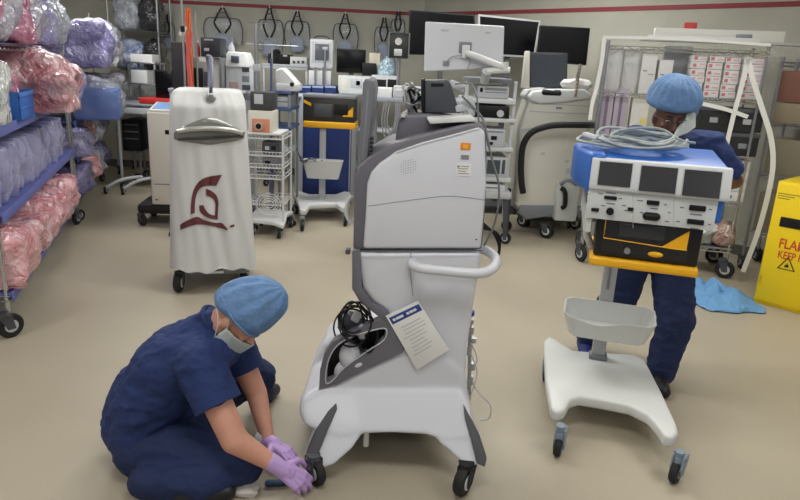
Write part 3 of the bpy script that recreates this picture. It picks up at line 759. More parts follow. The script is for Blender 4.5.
# coil of grey cable lying on the unit
ztop = zt0+.02
cc = ct.p(640, 143, yl0+.2); cc = Vector((cc.x, yl0+.2, ztop+.03))
kt = T('cable_coil', 'coiled pale grey cable heaped on the blue monitor unit', 'cable', tuple(ct.loc+ct.R @ Vector((cc.x, cc.y, ztop+.0))), ct.rot)
random.seed(12)
def coil(nm, mat, seeds, rad):
    m = MB()
    for k in seeds:
        random.seed(100+k)
        rx, ry = random.uniform(.10, .17), random.uniform(.075, .12); ox, oy = random.uniform(-.02, .02), random.uniform(-.02, .02)
        ti = random.uniform(.10, .38); ph = random.uniform(-.35, .35); N = 14
        pts = []
        for i in range(N):
            a = 2*PI*i/N; x = rx*math.cos(a); y = ry*math.sin(a)
            x, y = x*math.cos(ph)-y*math.sin(ph), x*math.sin(ph)+y*math.cos(ph)
            z = .010+.0035*k+max(0, (y+.1)*ti)*.5+.006*math.sin(3*a+k)
            pts.append(Vector((ox+x, oy+y, z)))
        m.tube(pts, rad, 6, closed=True, sm=4)
    return m.build(nm, mat, kt.e)
CG = M('coil_grey', (168, 176, 176), .4)
coil('cable', CG, range(10), .0058)
m = MB()
m.tube([Vector((-.18, -.02, .02)), Vector((-.1, -.08, .025)), Vector((.02, -.1, .02)), Vector((.13, -.07, .02)), Vector((.17, .0, .05))], .006, 6, sm=6)
m.tube([Vector((-.22, .08, .03)), Vector((-.24, .0, .02)), Vector((-.18, -.06, .015)), Vector((-.06, -.11, .012))], .006, 6, sm=6)
m.tube([Vector((-.1, .05, .06)), Vector((.0, .0, .085)), Vector((.08, .03, .08)), Vector((.14, -.02, .05)), Vector((.2, .01, .04))], .0058, 6, sm=6)
m.build('loose_end', CG, kt.e)
m = MB().tube([Vector((-.215, .10, .03)), Vector((-.2, .03, .035)), Vector((-.16, -.03, .03))], .014, 8, sm=4)
m.build('connector', LGREY, kt.e)
# ------------------------------------------------------------------ people
SKIN = M('light_skin', (206, 150, 128), .5, var=.03, vscale=12)
SKIND = M('dark_skin', (94, 58, 46), .5, var=.04, vscale=12)
NAVY = M('navy_scrubs', (27, 47, 98), .8, bump=.45, bscale=13, var=.05, vscale=5)
BOUF = M('blue_bouffant_cap', (100, 136, 182), .7, bump=.35, bscale=60, var=.05, vscale=20)
MASK = M('pale_mask', (198, 208, 206), .75, bump=.1, bscale=120)
GLOVE = M('lilac_glove', (190, 158, 216), .38)
HAIR = M('dark_hair', (36, 26, 22), .7)
EYEW = M('eye_white', (190, 184, 178), .5)
SHOE = M('black_shoe', (24, 24, 28), .5)
def folds(amp, sc, seed=0, axis=None):
    def fn(co, n):
        p = Vector((co.x*sc, co.y*sc, co.z*sc))+Vector((seed, seed*2.3, 0))
        if axis is not None: p = p - axis*(p.dot(axis)*.6)
        v = noise.noise(p)*.6+(.35-abs(noise.noise(Vector((p.x*1.5, p.y*2.6, p.z*2.6)))))*1.1
        return n*(v*amp)
    return fn
def frame_from(up, fwd):
    """matrix with columns side, forward, up for a head"""
    u = Vector(up).normalized(); f = Vector(fwd); f = (f-u*f.dot(u)).normalized(); s_ = f.cross(u)
    return Matrix((s_, f, u)).transposed()
def head_prims(m, c, R, k=1.0, neck=None, nr=.058):
    """skull, jaw, nose, ears in head frame (x side, y forward, z up); c = head centre"""
    def q(x, y, z): return Vector(c)+R @ (Vector((x, y, z))*k)
    eu = R.to_euler()
    m.ell(q(0, -.012, .035), (.076*k, .096*k, .088*k), eu)
    m.ell(q(0, .018, -.02), (.064*k, .076*k, .085*k), eu)
    m.cap(q(0, .05, -.085), q(0, .066, -.092), .030*k, .024*k)                # chin
    for s_ in (-1, 1):
        m.cap(q(s_*.050, -.005, -.045), q(s_*.022, .055, -.088), .026*k, .022*k)  # jaw line
        m.ell(q(s_*.036, .072, -.018), (.024*k, .018*k, .018*k), eu)          # cheek
        m.ell(q(s_*.030, .082, .030), (.022*k, .012*k, .008*k), eu)           # brow
        m.ell(q(s_*.078, -.008, -.008), (.010*k, .020*k, .032*k), eu)         # ear
    m.cap(q(0, .088, .018), q(0, .112, -.022), .008*k, .013*k)                # nose
    for s_ in (-1, 1): m.ell(q(s_*.011, .100, -.027), (.008*k, .010*k, .007*k), eu)
    m.ell(q(0, .086, -.052), (.024*k, .012*k, .007*k), eu); m.ell(q(0, .084, -.062), (.020*k, .012*k, .007*k), eu)
    if neck is not None: m.cap(q(0, -.025, -.045), neck, nr*k, (nr+.008)*k)
    return q
def face_parts(q, R, k, parent, skin_dark=False, brow=HAIR, ox=Vector((0, 0, 0))):
    eu = R.to_euler()
    for s_ in (-1, 1):
        m = MB().ell(q(s_*.031, .081, .010), (.011*k, .007*k, .0035*k), eu); e = m.build('eye', EYEW, parent, world=True)
        MB().ell(q(s_*.031, .0875, .009), (.0055*k, .003*k, .0038*k), eu, sub=2).build('iris', M('brown_iris', (48, 30, 22), .2), e, world=True)
        MB().cap(q(s_*.016, .096, .035), q(s_*.046, .082, .037), .0045*k, .003*k).build('eyebrow', brow, parent, world=True)
    MB().cap(q(-.018, .094, -.057), q(.018, .094, -.057), .004*k, .004*k).build('lips', M('lips_dark' if skin_dark else 'lips_rose', (84, 44, 40) if skin_dark else (176, 96, 88), .5), parent, world=True)
def hand_prims(m, wrist, dirv, pn, k=1.0, curl=.6, thumb=1, spread=.12, curls=None):
    """palm and five fingers. dirv = along the palm, pn = palm normal (towards the palm side)"""
    d = Vector(dirv).normalized(); n = Vector(pn); n = (n-d*n.dot(d)).normalized(); s_ = d.cross(n)*thumb
    w = Vector(wrist)
    for i, (o, L) in enumerate(((-.030, .088), (-.010, .094), (.010, .090), (.028, .080))):
        m.cap(w+s_*o*.55*k, w+d*L*k+s_*o*k, .015*k, .0125*k)
    m.cap(w-d*.03*k, w+d*.03*k, .027*k, .027*k, .8, n)
    for i, (o, L0, seg, r) in enumerate(((-.031, .086, (.040, .024, .020), .0095), (-.0105, .093, (.045, .028, .021), .0098), (.0105, .088, (.041, .026, .020), .0094), (.030, .076, (.032, .020, .018), .0084))):
        p = w+d*L0*k+s_*o*k; c_ = curls[i] if curls else curl
        dd = (d+s_*o*spread/.03).normalized(); a = .0
        for j, L in enumerate(seg):
            a = c_*(.75 if j == 0 else .95)
            ax = dd.cross(n).normalized()
            dd = (Matrix.Rotation(a, 3, ax) @ dd).normalized(); n2 = (Matrix.Rotation(a, 3, ax) @ n).normalized(); 
            q = p+dd*L*k; m.cap(p, q, r*k, r*.9*k); p = q; n = n2
            r *= .94
        n = Vector(pn); n = (n-d*n.dot(d)).normalized()
    # thumb leaves the side of the palm near its base
    p = w+d*.018*k-s_*.026*k
    t1 = (d*.62-s_*.75+n*.30).normalized(); q = p+t1*.046*k; m.cap(p, q, .0145*k, .0115*k)
    t2 = (d*.85-s_*.25+n*.50).normalized(); r_ = q+t2*.034*k; m.cap(q, r_, .0112*k, .0105*k)
    t3 = (d*.85+s_*.10+n*.65).normalized(); m.cap(r_, r_+t3*.026*k, .0105*k, .009*k)

# ---- seated technician, leaning over the caster
wt = T('person', 'person in navy scrubs and lilac gloves sitting on the floor reaching for the robot cart', 'person', (-.85, 2.25, 0))
pel = Vector((-.97, 2.29, .135)); lum = Vector((-.965, 2.29, .26)); tho = Vector((-.87, 2.29, .42)); che = Vector((-.765, 2.29, .50)); nb = Vector((-.725, 2.29, .555))
nsh = Vector((-.715, 2.14, .50)); fsh = Vector((-.68, 2.43, .49))
nel = Vector((-.565, 2.03, .265)); fel = Vector((-.57, 2.40, .25))
nwr = A(277, 466, 2.05); fwr = A(268, 441, 2.30)
hc = A(237, 317, 2.28)
hR = frame_from((.70, -.02, .62), (.64, -.14, -.76))
m = MB()
q = head_prims(m, hc, hR, .98, neck=nb+Vector((-.01, 0, -.01)), nr=.055)
m.cap(lum, tho, .12, .125); m.cap(tho, che, .12, .09); m.cap(nsh, fsh, .045, .045); m.cap(pel, lum, .13, .12)
m.cap(che, nb, .05, .05)
m.cap(nsh, nel, .060, .050); m.cap(nel, nwr, .049, .029); m.cap(fsh, fel, .056, .045); m.cap(fel, fwr, .045, .028)
m.cap(pel+Vector((.02, -.08, -.03)), Vector((-.56, 2.12, .10)), .08, .06); m.cap(pel+Vector((.02, .08, -.03)), Vector((-.60, 2.58, .25)), .08, .055)
m.cap(Vector((-.56, 2.12, .10)), Vector((-.86, 2.02, .06)), .05, .035)
m.cap(Vector((-.60, 2.58, .25)), Vector((-.62, 2.68, .08)), .05, .035)
body = fuse(m, 'body', SKIN, wt.e, voxel=.0055, smooth=4, world=True)
face_parts(q, hR, .98, body)
# scrubs top
m = MB()
m.cap(pel+Vector((-.01, 0, .02)), lum, .185, .17, .86, (0, 1, 0)); m.cap(pel+Vector((-.01, -.05, .0)), lum+Vector((0, -.04, 0)), .135, .14); m.cap(pel+Vector((-.01, .05, .0)), lum+Vector((0, .04, 0)), .13, .14)
m.cap(lum+Vector((0, -.04, 0)), tho+Vector((0, -.05, 0)), .145, .14); m.cap(lum+Vector((0, .04, 0)), tho+Vector((0, .05, 0)), .14, .14)
m.cap(tho+Vector((0, -.05, 0)), che+Vector((0, -.06, -.02)), .14, .115); m.cap(tho+Vector((0, .05, 0)), che+Vector((0, .06, -.02)), .14, .115)
m.cap(nsh, fsh, .088, .085); m.cap(che, nb-Vector((.0, 0, .0)), .12, .085); m.cap(che+Vector((-.03, 0, .01)), nb+Vector((-.008, 0, .030)), .11, .07); m.cap(nb+Vector((-.03, 0, .0)), nb+Vector((.004, 0, .050)), .09, .064)
m.cap(nsh+Vector((-.02, .03, .01)), nb+Vector((-.01, -.03, .0)), .08, .06); m.cap(fsh+Vector((-.02, -.03, .01)), nb+Vector((-.01, .03, .0)), .08, .06)
def lerp(a, b, t): return a+(b-a)*t
m.cap(nsh, lerp(nsh, nel, .30), .086, .088); m.cap(fsh, lerp(fsh, fel, .30), .08, .08)
# cut the sleeves open just above the hems by carving in the displacement: keep simple, hems end bluntly
def scr(co, n):
    f = folds(.013, 7, 3)(co, n)+folds(.006, 18, 9)(co, n)
    return f
top_o = fuse(m, 'scrub_top', NAVY, wt.e, voxel=.008, smooth=5, fn=scr, world=True)
for (a, b, r) in ((nsh, nel, .088), (fsh, fel, .08)):
    c0 = lerp(a, b, .30); d = (b-a).normalized()
    m = MB(); m.tube([c0-d*.02, c0+d*.055, c0+d*.072], lambda t: r*(1.0 if t < .6 else 1.0), 20); 
    m.bm.verts.ensure_lookup_table()
    m.build('sleeve_hem', NAVY, top_o, world=True)
m = MB(); cc_ = nb+Vector((.022, 0, .062))
dn = (hc-nb).normalized(); e1 = dn.orthogonal().normalized(); e2 = dn.cross(e1)
m.tube([cc_+(e1*math.cos(a)+e2*math.sin(a))*.062 for a in [i*2*PI/16 for i in range(16)]], .009, 8, closed=True, sm=2)
m.build('neckband', NAVY, top_o, world=True)
# trousers
m = MB()
nk = Vector((-.575, 2.13, .105)); fk = Vector((-.605, 2.57, .245))
m.cap(pel+Vector((0, 0, -.01)), pel+Vector((.1, 0, -.03)), .13, .11)
m.cap(pel+Vector((.0, -.10, -.035)), lerp(pel, nk, .5)+Vector((0, -.06, .0)), .115, .115); m.cap(lerp(pel, nk, .5)+Vector((0, -.06, .0)), nk, .115, .088)
m.cap(nk, Vector((-.70, 2.03, .085)), .085, .075); m.cap(Vector((-.70, 2.03, .085)), Vector((-.90, 2.03, .07)), .075, .06)
m.cap(pel+Vector((.02, .10, -.02)), lerp(pel, fk, .5)+Vector((0, .03, .02)), .12, .11); m.cap(lerp(pel, fk, .5)+Vector((0, .03, .02)), fk, .11, .075)
m.cap(fk, Vector((-.615, 2.66, .10)), .075, .06)
m.cap(lerp(pel, nk, .4), lerp(pel, fk, .4), .08, .08)
def tro(co, n):
    v = folds(.013, 6, 13)(co, n)+folds(.006, 16, 4)(co, n)
    if co.z < .02: v.z = max(v.z, 0)
    return v
tr = fuse(m, 'trousers', M('navy_trousers', (22, 38, 80), .8, bump=.45, bscale=13, var=.05, vscale=5), wt.e, voxel=.009, smooth=5, fn=tro, world=True)
for v in tr.data.vertices:
    if v.co.z < .004: v.co.z = .004
for v in top_o.data.vertices:
    if v.co.z < .006: v.co.z = .006
# shoes
m = MB().cap(Vector((-.625, 2.70, .05)), Vector((-.585, 2.83, .035)), .045, .032); m.cap(Vector((-.62, 2.69, .07)), Vector((-.62, 2.69, .04)), .04, .04)
so = fuse(m, 'shoe', SHOE, wt.e, voxel=.006, smooth=3, world=True)
m = MB().cap(Vector((-.74, 1.995, .05)), Vector((-.60, 2.03, .045)), .042, .036)
so = fuse(m, 'shoe', SHOE, wt.e, voxel=.006, smooth=3, world=True)
# cap: gathered bouffant with soft pleats
def cap_mesh(c, R, rx, ry, rz, off, name, parent, k=1, pleats=11, bag=None, cut=-.32, mat=None, seed=0):
    m = MB(); NU, NV = 72, 26
    def fn(u, v):
        a = 2*PI*u; c0_ = cut-.42*max(0, -math.cos(a)); b = c0_+(PI/2-c0_)*v
        x, y, z = math.cos(b)*math.sin(a), math.cos(b)*math.cos(a), math.sin(b)
        g = 1+.03*math.sin(pleats*a+1.5*math.sin(2*a+seed))*math.sin(PI*min(1, v*1.05))+.02*noise.noise(Vector((x*3+seed, y*3, z*3)))
        if v < .1: g *= .93+.7*v
        p = Vector((x*rx*g, y*ry*g, z*rz*g))
        if bag: p = p+Vector(bag)*(max(0, z+.1)**1.0)*(1 if True else 0)*math.sin(PI*.5*min(1, v*1.6))
        return Vector(c)+R @ ((p+Vector(off))*k)
    m.grid(fn, NU, NV)
    bmesh.ops.remove_doubles(m.bm, verts=m.bm.verts[:], dist=.0006)
    o = m.build(name, mat or BOUF, parent, flatdeg=180, world=True, solid=.002)
    return o
co_ = cap_mesh(hc, hR, .100, .118, .112, (0, -.012, .040), 'bouffant_cap', wt.e, bag=(0, .030, .060), cut=-.20, seed=2)
m = MB(); 
m.tube([hc+hR @ (Vector((.097*math.sin(a), .114*math.cos(a)-.010, .032-.012*math.cos(a)))) for a in [i*2*PI/20 for i in range(20)]], .006, 8, closed=True, sm=2)
m.build('cap_band', BOUF, co_, world=True)
m = MB().ell(hc+hR @ Vector((0, -.05, .005)), (.05, .035, .045), hR.to_euler()); m.build('hair', HAIR, body, world=True)
# mask on the cheek and chin
def mask(c, R, k, parent, z0=-.105, z1=-.005, yo=0, name='face_mask'):
    m = MB()
    def fn(u, v):
        a = (u-.5)*2*1.55; z = z0+(z1-z0)*v
        w_ = .078*(1-.22*(1-v)); y = .104*(1-.10*(1-v))+.018*math.exp(-(a/.35)**2)*(v > .3)
        zz = z+.012*abs(math.sin(a))*(1-v)+.004*math.sin(v*22)*math.cos(a)*.4
        return Vector(c)+R @ (Vector((w_*math.sin(a)*1.06, .01+yo+y*math.cos(a)*1.0, zz))*k)
    m.grid(fn, 24, 12)
    o = m.build(name, MASK, parent, flatdeg=180, world=True, solid=.0025)
    m = MB()
    for s_ in (-1, 1):
        m.tube([Vector(c)+R @ (Vector((s_*.082, .02, z1-.01))*k), Vector(c)+R @ (Vector((s_*.088, -.02, .02))*k), Vector(c)+R @ (Vector((s_*.07, -.07, .05))*k)], .0022, 6, sm=4)
        m.tube([Vector(c)+R @ (Vector((s_*.066, .02, z0+.01))*k), Vector(c)+R @ (Vector((s_*.085, -.03, -.03))*k), Vector(c)+R @ (Vector((s_*.06, -.08, -.01))*k)], .0022, 6, sm=4)
    m.build('mask_tie', MASK, o, world=True)
    return o
mask(hc, hR, .98, wt.e, z0=-.120, z1=-.022, yo=-.004)
# gloves closing on the caster
d1 = (Vector((-.30, 2.07, .055))-nwr).normalized()
m = MB(); hand_prims(m, nwr+d1*.02, d1, (.25, .45, -.75), 1.05, spread=.03, curls=(.5, .55, .6, .65), thumb=-1)
m.cap(nwr-d1*.035, nwr+d1*.03, .033, .031)
fuse(m, 'glove', GLOVE, wt.e, voxel=.0035, smooth=2, world=True)
d2 = (Vector((-.335, 2.19, .08))-fwr).normalized()
m = MB(); hand_prims(m, fwr+d2*.02, d2, (.2, -.35, -.8), .98, curls=(.4, .45, .5, .55), thumb=1)
m.cap(fwr-d2*.02, fwr+d2*.03, .032, .031)
g_ = fuse(m, 'glove', GLOVE, wt.e, voxel=.0035, smooth=2, world=True)
m = MB().tube([fwr-d2*.045, fwr-d2*.012], .037, 16); m.build('cuff', MASK, g_, world=True)

# ---- standing technician behind the generator cart
wp = T('person', 'person in navy scrubs standing bent over behind the generator cart', 'person', (1.40, 3.3, 0))
hc2 = A(671, 118, 3.22)
hR2 = frame_from((-.02, -.26, .95), (-.14, -.88, -.40))
ls = A(635, 143, 3.36); rs = A(709, 146, 3.36)          # left and right in the picture
nb2 = (ls+rs)/2+Vector((.01, .02, .05))
ch2 = (ls+rs)/2+Vector((0, .01, -.12)); wa2 = ch2+Vector((.02, .06, -.24)); hp2 = wa2+Vector((.0, .03, -.16))
lel = ls+Vector((-.03, -.05, -.28)); rel = rs+Vector((.15, -.03, -.17))
lwr = Vector((lel.x+.10, 3.06, lel.z+.02)); rwr = rel+Vector((-.22, -.19, -.02))
lh, rh = hp2+Vector((-.085, 0, 0)), hp2+Vector((.095, 0, 0))
rk = A(676, 318, 3.22); ra = A(659, 376, 3.17); lk = A(618, 300, 3.45); la = A(586, 338, 3.55)
m = MB()
q2 = head_prims(m, hc2, hR2, .98, neck=nb2, nr=.056)
m.cap(ls, rs, .055, .055); m.cap(nb2, ch2, .08, .12); m.cap(ch2, wa2, .13, .12); m.cap(wa2, hp2, .12, .13)
for (a, b, c_) in ((ls, lel, lwr), (rs, rel, rwr)): m.cap(a, b, .05, .042); m.cap(b, c_, .042, .028)
for (a, b, c_) in ((lh, lk, la), (rh, rk, ra)): m.cap(a, b, .085, .056); m.cap(b, c_, .055, .036)
hand_prims(m, lwr, (.6, -.5, -.1), (0, -.2, -1), .98, curl=.35, thumb=1)
hand_prims(m, rwr, (-.7, -.4, -.05), (0, -.2, -1), .98, curl=.35, thumb=-1)
b2 = fuse(m, 'body', SKIND, wp.e, voxel=.006, smooth=4, world=True)
face_parts(q2, hR2, .98, b2, True)
m = MB()
m.cap(ls, rs, .082, .080); m.cap(nb2-Vector((0, 0, .03)), ch2, .095, .15); m.cap(ch2+Vector((-.06, 0, 0)), wa2+Vector((-.05, 0, -.1)), .13, .13); m.cap(ch2+Vector((.06, 0, 0)), wa2+Vector((.05, 0, -.1)), .13, .13)
m.cap(ls, lerp(ls, lel, .8), .088, .082); m.cap(rs, lerp(rs, rel, .68), .080, .080)
m.cap(wa2, hp2+Vector((0, 0, .0)), .16, .165)
t2 = fuse(m, 'scrub_top', NAVY, wp.e, voxel=.009, smooth=5, fn=lambda co, n: folds(.014, 7, 6)(co, n)+folds(.006, 17, 2)(co, n), world=True)
m = MB(); dn = (hc2-nb2).normalized(); e1 = dn.orthogonal().normalized(); e2 = dn.cross(e1); cc_ = nb2+dn*.02
m.tube([cc_+(e1*math.cos(a)+e2*math.sin(a))*.076 for a in [i*2*PI/16 for i in range(16)]], .010, 8, closed=True, sm=2); m.build('neckband', M('dark_neckband', (26, 36, 58), .8), t2, world=True)
m = MB()
m.cap(lh+Vector((-.01, 0, .03)), rh+Vector((.01, 0, .03)), .13, .13)
for (a, b, c_) in ((lh, lk, la), (rh, rk, ra)):
    m.cap(a, b, .125, .098); m.cap(b, lerp(b, c_, .93), .098, .070)
fuse(m, 'trousers', MATS['navy_trousers'], wp.e, voxel=.009, smooth=5, fn=lambda co, n: folds(.014, 6, 26)(co, n)+folds(.006, 15, 5)(co, n), world=True)
for a in (la, ra):
    f0 = Vector((a.x, a.y+.03, .045)); f1 = Vector((a.x-.03, a.y-.15, .03))
    m = MB().cap(f0, f1, .044, .036); m.cap(f0, f0+Vector((0, 0, .05)), .042, .042)
    s0 = fuse(m, 'shoe', SHOE if a is ra else M('blue_shoe_cover', (34, 48, 110), .6), wp.e, voxel=.006, smooth=3, world=True)
    for v in s0.data.vertices:
        if v.co.z < .003: v.co.z = .003
c2_ = cap_mesh(hc2, hR2, .128, .130, .100, (0, -.025, .079), 'bouffant_cap', wp.e, pleats=17, bag=(.0, -.02, .02), cut=-.24, seed=5)
m = MB().ell(hc2+hR2 @ Vector((-.085, -.075, .02)), (.055, .05, .05), hR2.to_euler())
m.build('cap_gather', BOUF, c2_, world=True)
m = MB()
for s_ in (-1, 1):
    m.tube([q2(s_*.012, .100, .010), q2(s_*.016, .102, .024), q2(s_*.046, .094, .026), q2(s_*.052, .088, .008), q2(s_*.036, .096, -.006), q2(s_*.016, .102, -.004)], .0017, 6, closed=True, sm=3)
    m.tube([q2(s_*.052, .088, .014), q2(s_*.082, .03, .012), q2(s_*.084, -.01, .006)], .0018, 6)
m.tube([q2(-.012, .102, .012), q2(.012, .102, .012)], .0017, 6)
m.build('glasses', M('dark_frame', (60, 56, 54), .5), wp.e, world=True)
# white mask pulled to the side of the neck
m = MB()
pl_ = [A(x, y, Y) for x, y, Y in ((690, 105, 3.20), (696, 114, 3.2), (696, 127, 3.16), (688, 133, 3.12), (675, 138, 3.08), (678, 130, 3.09), (685, 121, 3.12), (687, 111, 3.16))]
m.prism(pl_, (0, .03, 0), .004); m.build('face_mask', MASK, wp.e, world=True)
# ------------------------------------------------------------------ left shelving with plastic-wrapped supplies
BAGP = plastic_bag('pink_wrap', (222, 146, 154), (236, 190, 196), 1)
BAGM = plastic_bag('magenta_wrap', (176, 92, 128), (214, 158, 182), .95)
BAGC = plastic_bag('clear_wrap', (206, 204, 214), (160, 158, 182), .9)
BAGL = plastic_bag('lilac_wrap', (140, 136, 190), (184, 182, 214), .95, 20)
BAGW = plastic_bag('white_wrap', (224, 228, 226), (190, 198, 202), 1)
BAGR = plastic_bag('rose_wrap', (206, 128, 138), (230, 196, 200), .95)
BAGV = plastic_bag('violet_wrap', (104, 98, 154), (150, 146, 188), .95, 18)
BAGG = plastic_bag('grey_wrap', (150, 156, 170), (196, 200, 208), .9, 18)
LINER = M('lilac_shelf_liner', (98, 106, 172), .5)
class Shape: pass
def crumple(m, c, d, seed=0, amp=.16, sub=4, box=.45, rot=0):
    """soft boxy lump with creased plastic folds"""
    t_ = bmesh.new(); bmesh.ops.create_icosphere(t_, subdivisions=sub, radius=1)
    s = Vector((seed*1.7, seed*.9, seed*2.3)); R_ = Matrix.Rotation(rot, 3, 'Z')
    for v in t_.verts:
        p = v.co.copy(); mx = max(abs(p.x), abs(p.y), abs(p.z)); q = p.lerp(p/mx, box)
        n_ = .8*noise.noise(p*1.5+s)+.6*(.4-abs(noise.noise(p*2.2+s*2)))+.28*(.4-abs(noise.noise(Vector((p.x*3, p.y*5, p.z*2.4))+s)))
        q = q*(1+amp*n_*1.6)
        if q.z < -.93: q.z = -.93
        v.co = Vector(c)+R_ @ Vector((q.x*d[0]/2, q.y*d[1]/2, q.z*d[2]/2))
    lo = min(v.co.z for v in t_.verts); dz = (c[2]-d[2]/2)-lo
    for v in t_.verts: v.co.z += dz
    m._merge(t_)
def lump(name, label, cat, mat, fr, c, d, seed, group=None, amp=.16, box=.45, inner=None, rot=0, sub=4):
    """a wrapped item resting at c (centre of its underside) in the rack frame fr"""
    w_ = fr.loc+fr.R @ Vector(c)
    k = T(name, label, cat, tuple(w_), fr.rot, group)
    m = MB(); crumple(m, (0, 0, d[2]/2), d, seed, amp, sub, box, rot); m.build('wrap', mat, k.e, flatdeg=70)
    if inner:
        m = MB(); m.box((0, 0, d[2]*.42), (d[0]*.62, d[1]*.62, d[2]*.6), (0, 0, rot), bev=.01); m.build('contents', inner, k.e)
    return k
def rack(name, label, cat, loc, rot, L, D, H, levels, post_z0=.13, liner=None, lined=9, wire=.10, cr=.06, group=None, near_only=False, mat=None):
    t = T(name, label, cat, loc, rot, group); mt = mat or CHROME
    for x in (0.02, L-.02):
        for y in (.02, D-.02):
            m = MB().cyl((x, y, post_z0-.01), (x, y, H), .0125, n=12); m.cyl((x, y, H), (x, y, H+.012), .015, n=10)
            po = m.build('post', mt, t.e)
            caster(t.e, (x, y, cr), cr, .032, (.8, .6, 0) if x < .5 else (.3, 1, 0), top=post_z0, hub=LGREY)
    for z in levels:
        m = MB()
        for y in (.006, D-.006):
            m.tube([(0, y, z), (L, y, z)], .004, 6); m.tube([(0, y, z-.028), (L, y, z-.028)], .004, 6)
            N = int(L/.055); pts = []
            for k in range(N+1): pts.append((L*k/N, y, z if k % 2 else z-.028))
            m.tube(pts, .0022, 4)
        for x in (.006, L-.006): m.tube([(x, 0, z), (x, D, z)], .004, 6); m.tube([(x, 0, z-.028), (x, D, z-.028)], .004, 6)
        N = int(L/wire)
        for k in range(1, N): m.tube([(L*k/N, 0, z+.003), (L*k/N, D, z+.003)], .0018, 4)
        so = m.build('shelf', mt, t.e)
        if liner and z > lined: MB().bb(.01, L-.01, -.004, D-.01, z+.005, z+.012).build('liner', M('dull_liner', (96, 84, 120), .5), so)
        elif liner: MB().bb(.01, L-.01, -.012, D-.01, z+.005, z+.012).build('liner', liner, so); MB().bb(.0, L, -.016, -.010, z-.034, z+.024, .001).build('shelf_edge_strip', liner, so)
    return t
w1, w2 = G(15, 338), G(80, 224)
dirv = (w2-w1).normalized(); ang1 = math.atan2(dirv.y, dirv.x)
LA = (w2-w1).length
ra_ = rack('wire_shelving_rack', 'wheeled wire rack nearest the camera at the left, full of pink and lilac wrapped supplies', 'shelving', tuple(w1), ang1, LA, .55, 2.0, (.25, .70, 1.15, 1.60), cr=.072, post_z0=.155, liner=LINER, lined=1.3)
rb0 = w1+dirv*(LA+.10)
rb_ = rack('wire_shelving_rack', 'farther wheeled wire rack at the left behind the post, holding grey and violet bags', 'shelving', tuple(rb0), ang1, 2.15, .55, 2.0, (.25, .60, .93, 1.42), liner=M('blue_shelf_liner', (70, 84, 150), .5), lined=1.0)
random.seed(4)
sh = .0135
# bottom shelf: pink wrapped bundles
for k, (x, w_, h_, lb) in enumerate(((.25, .46, .34, 'pink plastic-wrapped bundle on the lowest shelf, closest to the near post'), (.72, .44, .30, 'pink plastic-wrapped bundle on the lowest shelf, second from the near post'), (1.18, .44, .33, 'pink plastic-wrapped bundle in the middle of the lowest shelf'), (1.64, .44, .31, 'pink plastic-wrapped bundle on the lowest shelf, second from the rear post'), (2.12, .46, .33, 'pink plastic-wrapped bundle on the lowest shelf, against the rear post'))):
    lump('wrapped_bundle', lb, 'supply bundle', BAGP if k % 2 == 0 else BAGR, ra_, (x, .17, .25+sh), (w_, .50, h_), 3+k, 'pink bundles on the lowest shelf', amp=.2)
# second shelf: lilac trays in clear wrap standing on edge
TRAY = M('lilac_tray', (124, 122, 186), .35)
def trays(fr, xs, z, lbls, h=.34, grp='lilac trays standing on the second shelf', mt=None):
    for k, x in enumerate(xs):
        w_ = fr.loc+fr.R @ Vector((x, .24, z+sh)); kk = T('wrapped_tray', lbls[k], 'tray', tuple(w_), fr.rot+.12*((k % 3)-1), grp)
        MB().box((0, 0, h*.46), (.13, .40, h*.9), bev=.018).build('tray', mt or TRAY, kk.e)
        m = MB(); crumple(m, (0, 0, h/2), (.17, .46, h), 30+k, .10, 4, .7); m.build('wrap', M('thin_lilac_film', (196, 196, 228), .12, alpha=.5, bump=1, bscale=9, coat=1, spec=.8), kk.e)
trays(ra_, [.14+.215*k for k in range(11)], .70, ['lilac wrapped tray on the second shelf, %s' % s for s in ('touching the near post', 'next after the one at the near post', 'third from the near post', 'fourth from the near post', 'fifth from the near post', 'in the exact middle of its row', 'fifth from the rear post', 'fourth from the rear post', 'third from the rear post', 'next to the one at the rear post', 'touching the rear post')])
# third shelf
lump('wrapped_bundle', 'white wrapped bundle at the left edge of the third shelf', 'supply bundle', BAGW, ra_, (.28, .16, 1.15+sh), (.40, .42, .38), 21, amp=.15)
kk = T('storage_bin', 'bright blue plastic bin at the front of the third shelf', 'bin', tuple(ra_.loc+ra_.R @ Vector((.78, .10, 1.15+sh))), ra_.rot)
m = MB()
for a in ((-.20, .20, -.14, -.132, 0, .15), (-.20, .20, .132, .14, 0, .17), (-.20, -.192, -.14, .14, 0, .17), (.192, .20, -.14, .14, 0, .17), (-.20, .20, -.14, .14, 0, .008)): m.bb(*a, .002)
m.build('bin', M('bin_blue', (44, 104, 190), .4), kk.e); MB().bb(-.206, .206, -.150, -.138, .14, .165, .004).build('rim', M('bin_blue_light', (70, 128, 206), .4), kk.e)
MB().bb(-.206, .206, -.147, -.139, .07, .078, .002).build('rib', MATS['bin_blue_light'], kk.e)
lump('wrapped_bundle', 'dull magenta packet lying inside the bright blue bin', 'supply bundle', BAGM, ra_, (.78, .11, 1.15+sh+.012), (.34, .22, .27), 44, amp=.1)
lump('wrapped_bundle', 'big rose-pink clear plastic bag bulging from the third shelf', 'supply bag', BAGR, ra_, (1.42, .10, 1.15+sh), (.78, .66, .42), 23, amp=.28)
lump('wrapped_bundle', 'rose clear bag behind the bulging one on the third shelf', 'supply bag', BAGR, ra_, (2.05, .24, 1.15+sh), (.40, .5, .36), 24, amp=.22)
lump('wrapped_bundle', 'grey-lilac clear bag at the rear end of the third shelf', 'supply bag', BAGL, ra_, (2.44, .14, 1.15+sh), (.40, .56, .34), 25, amp=.25)
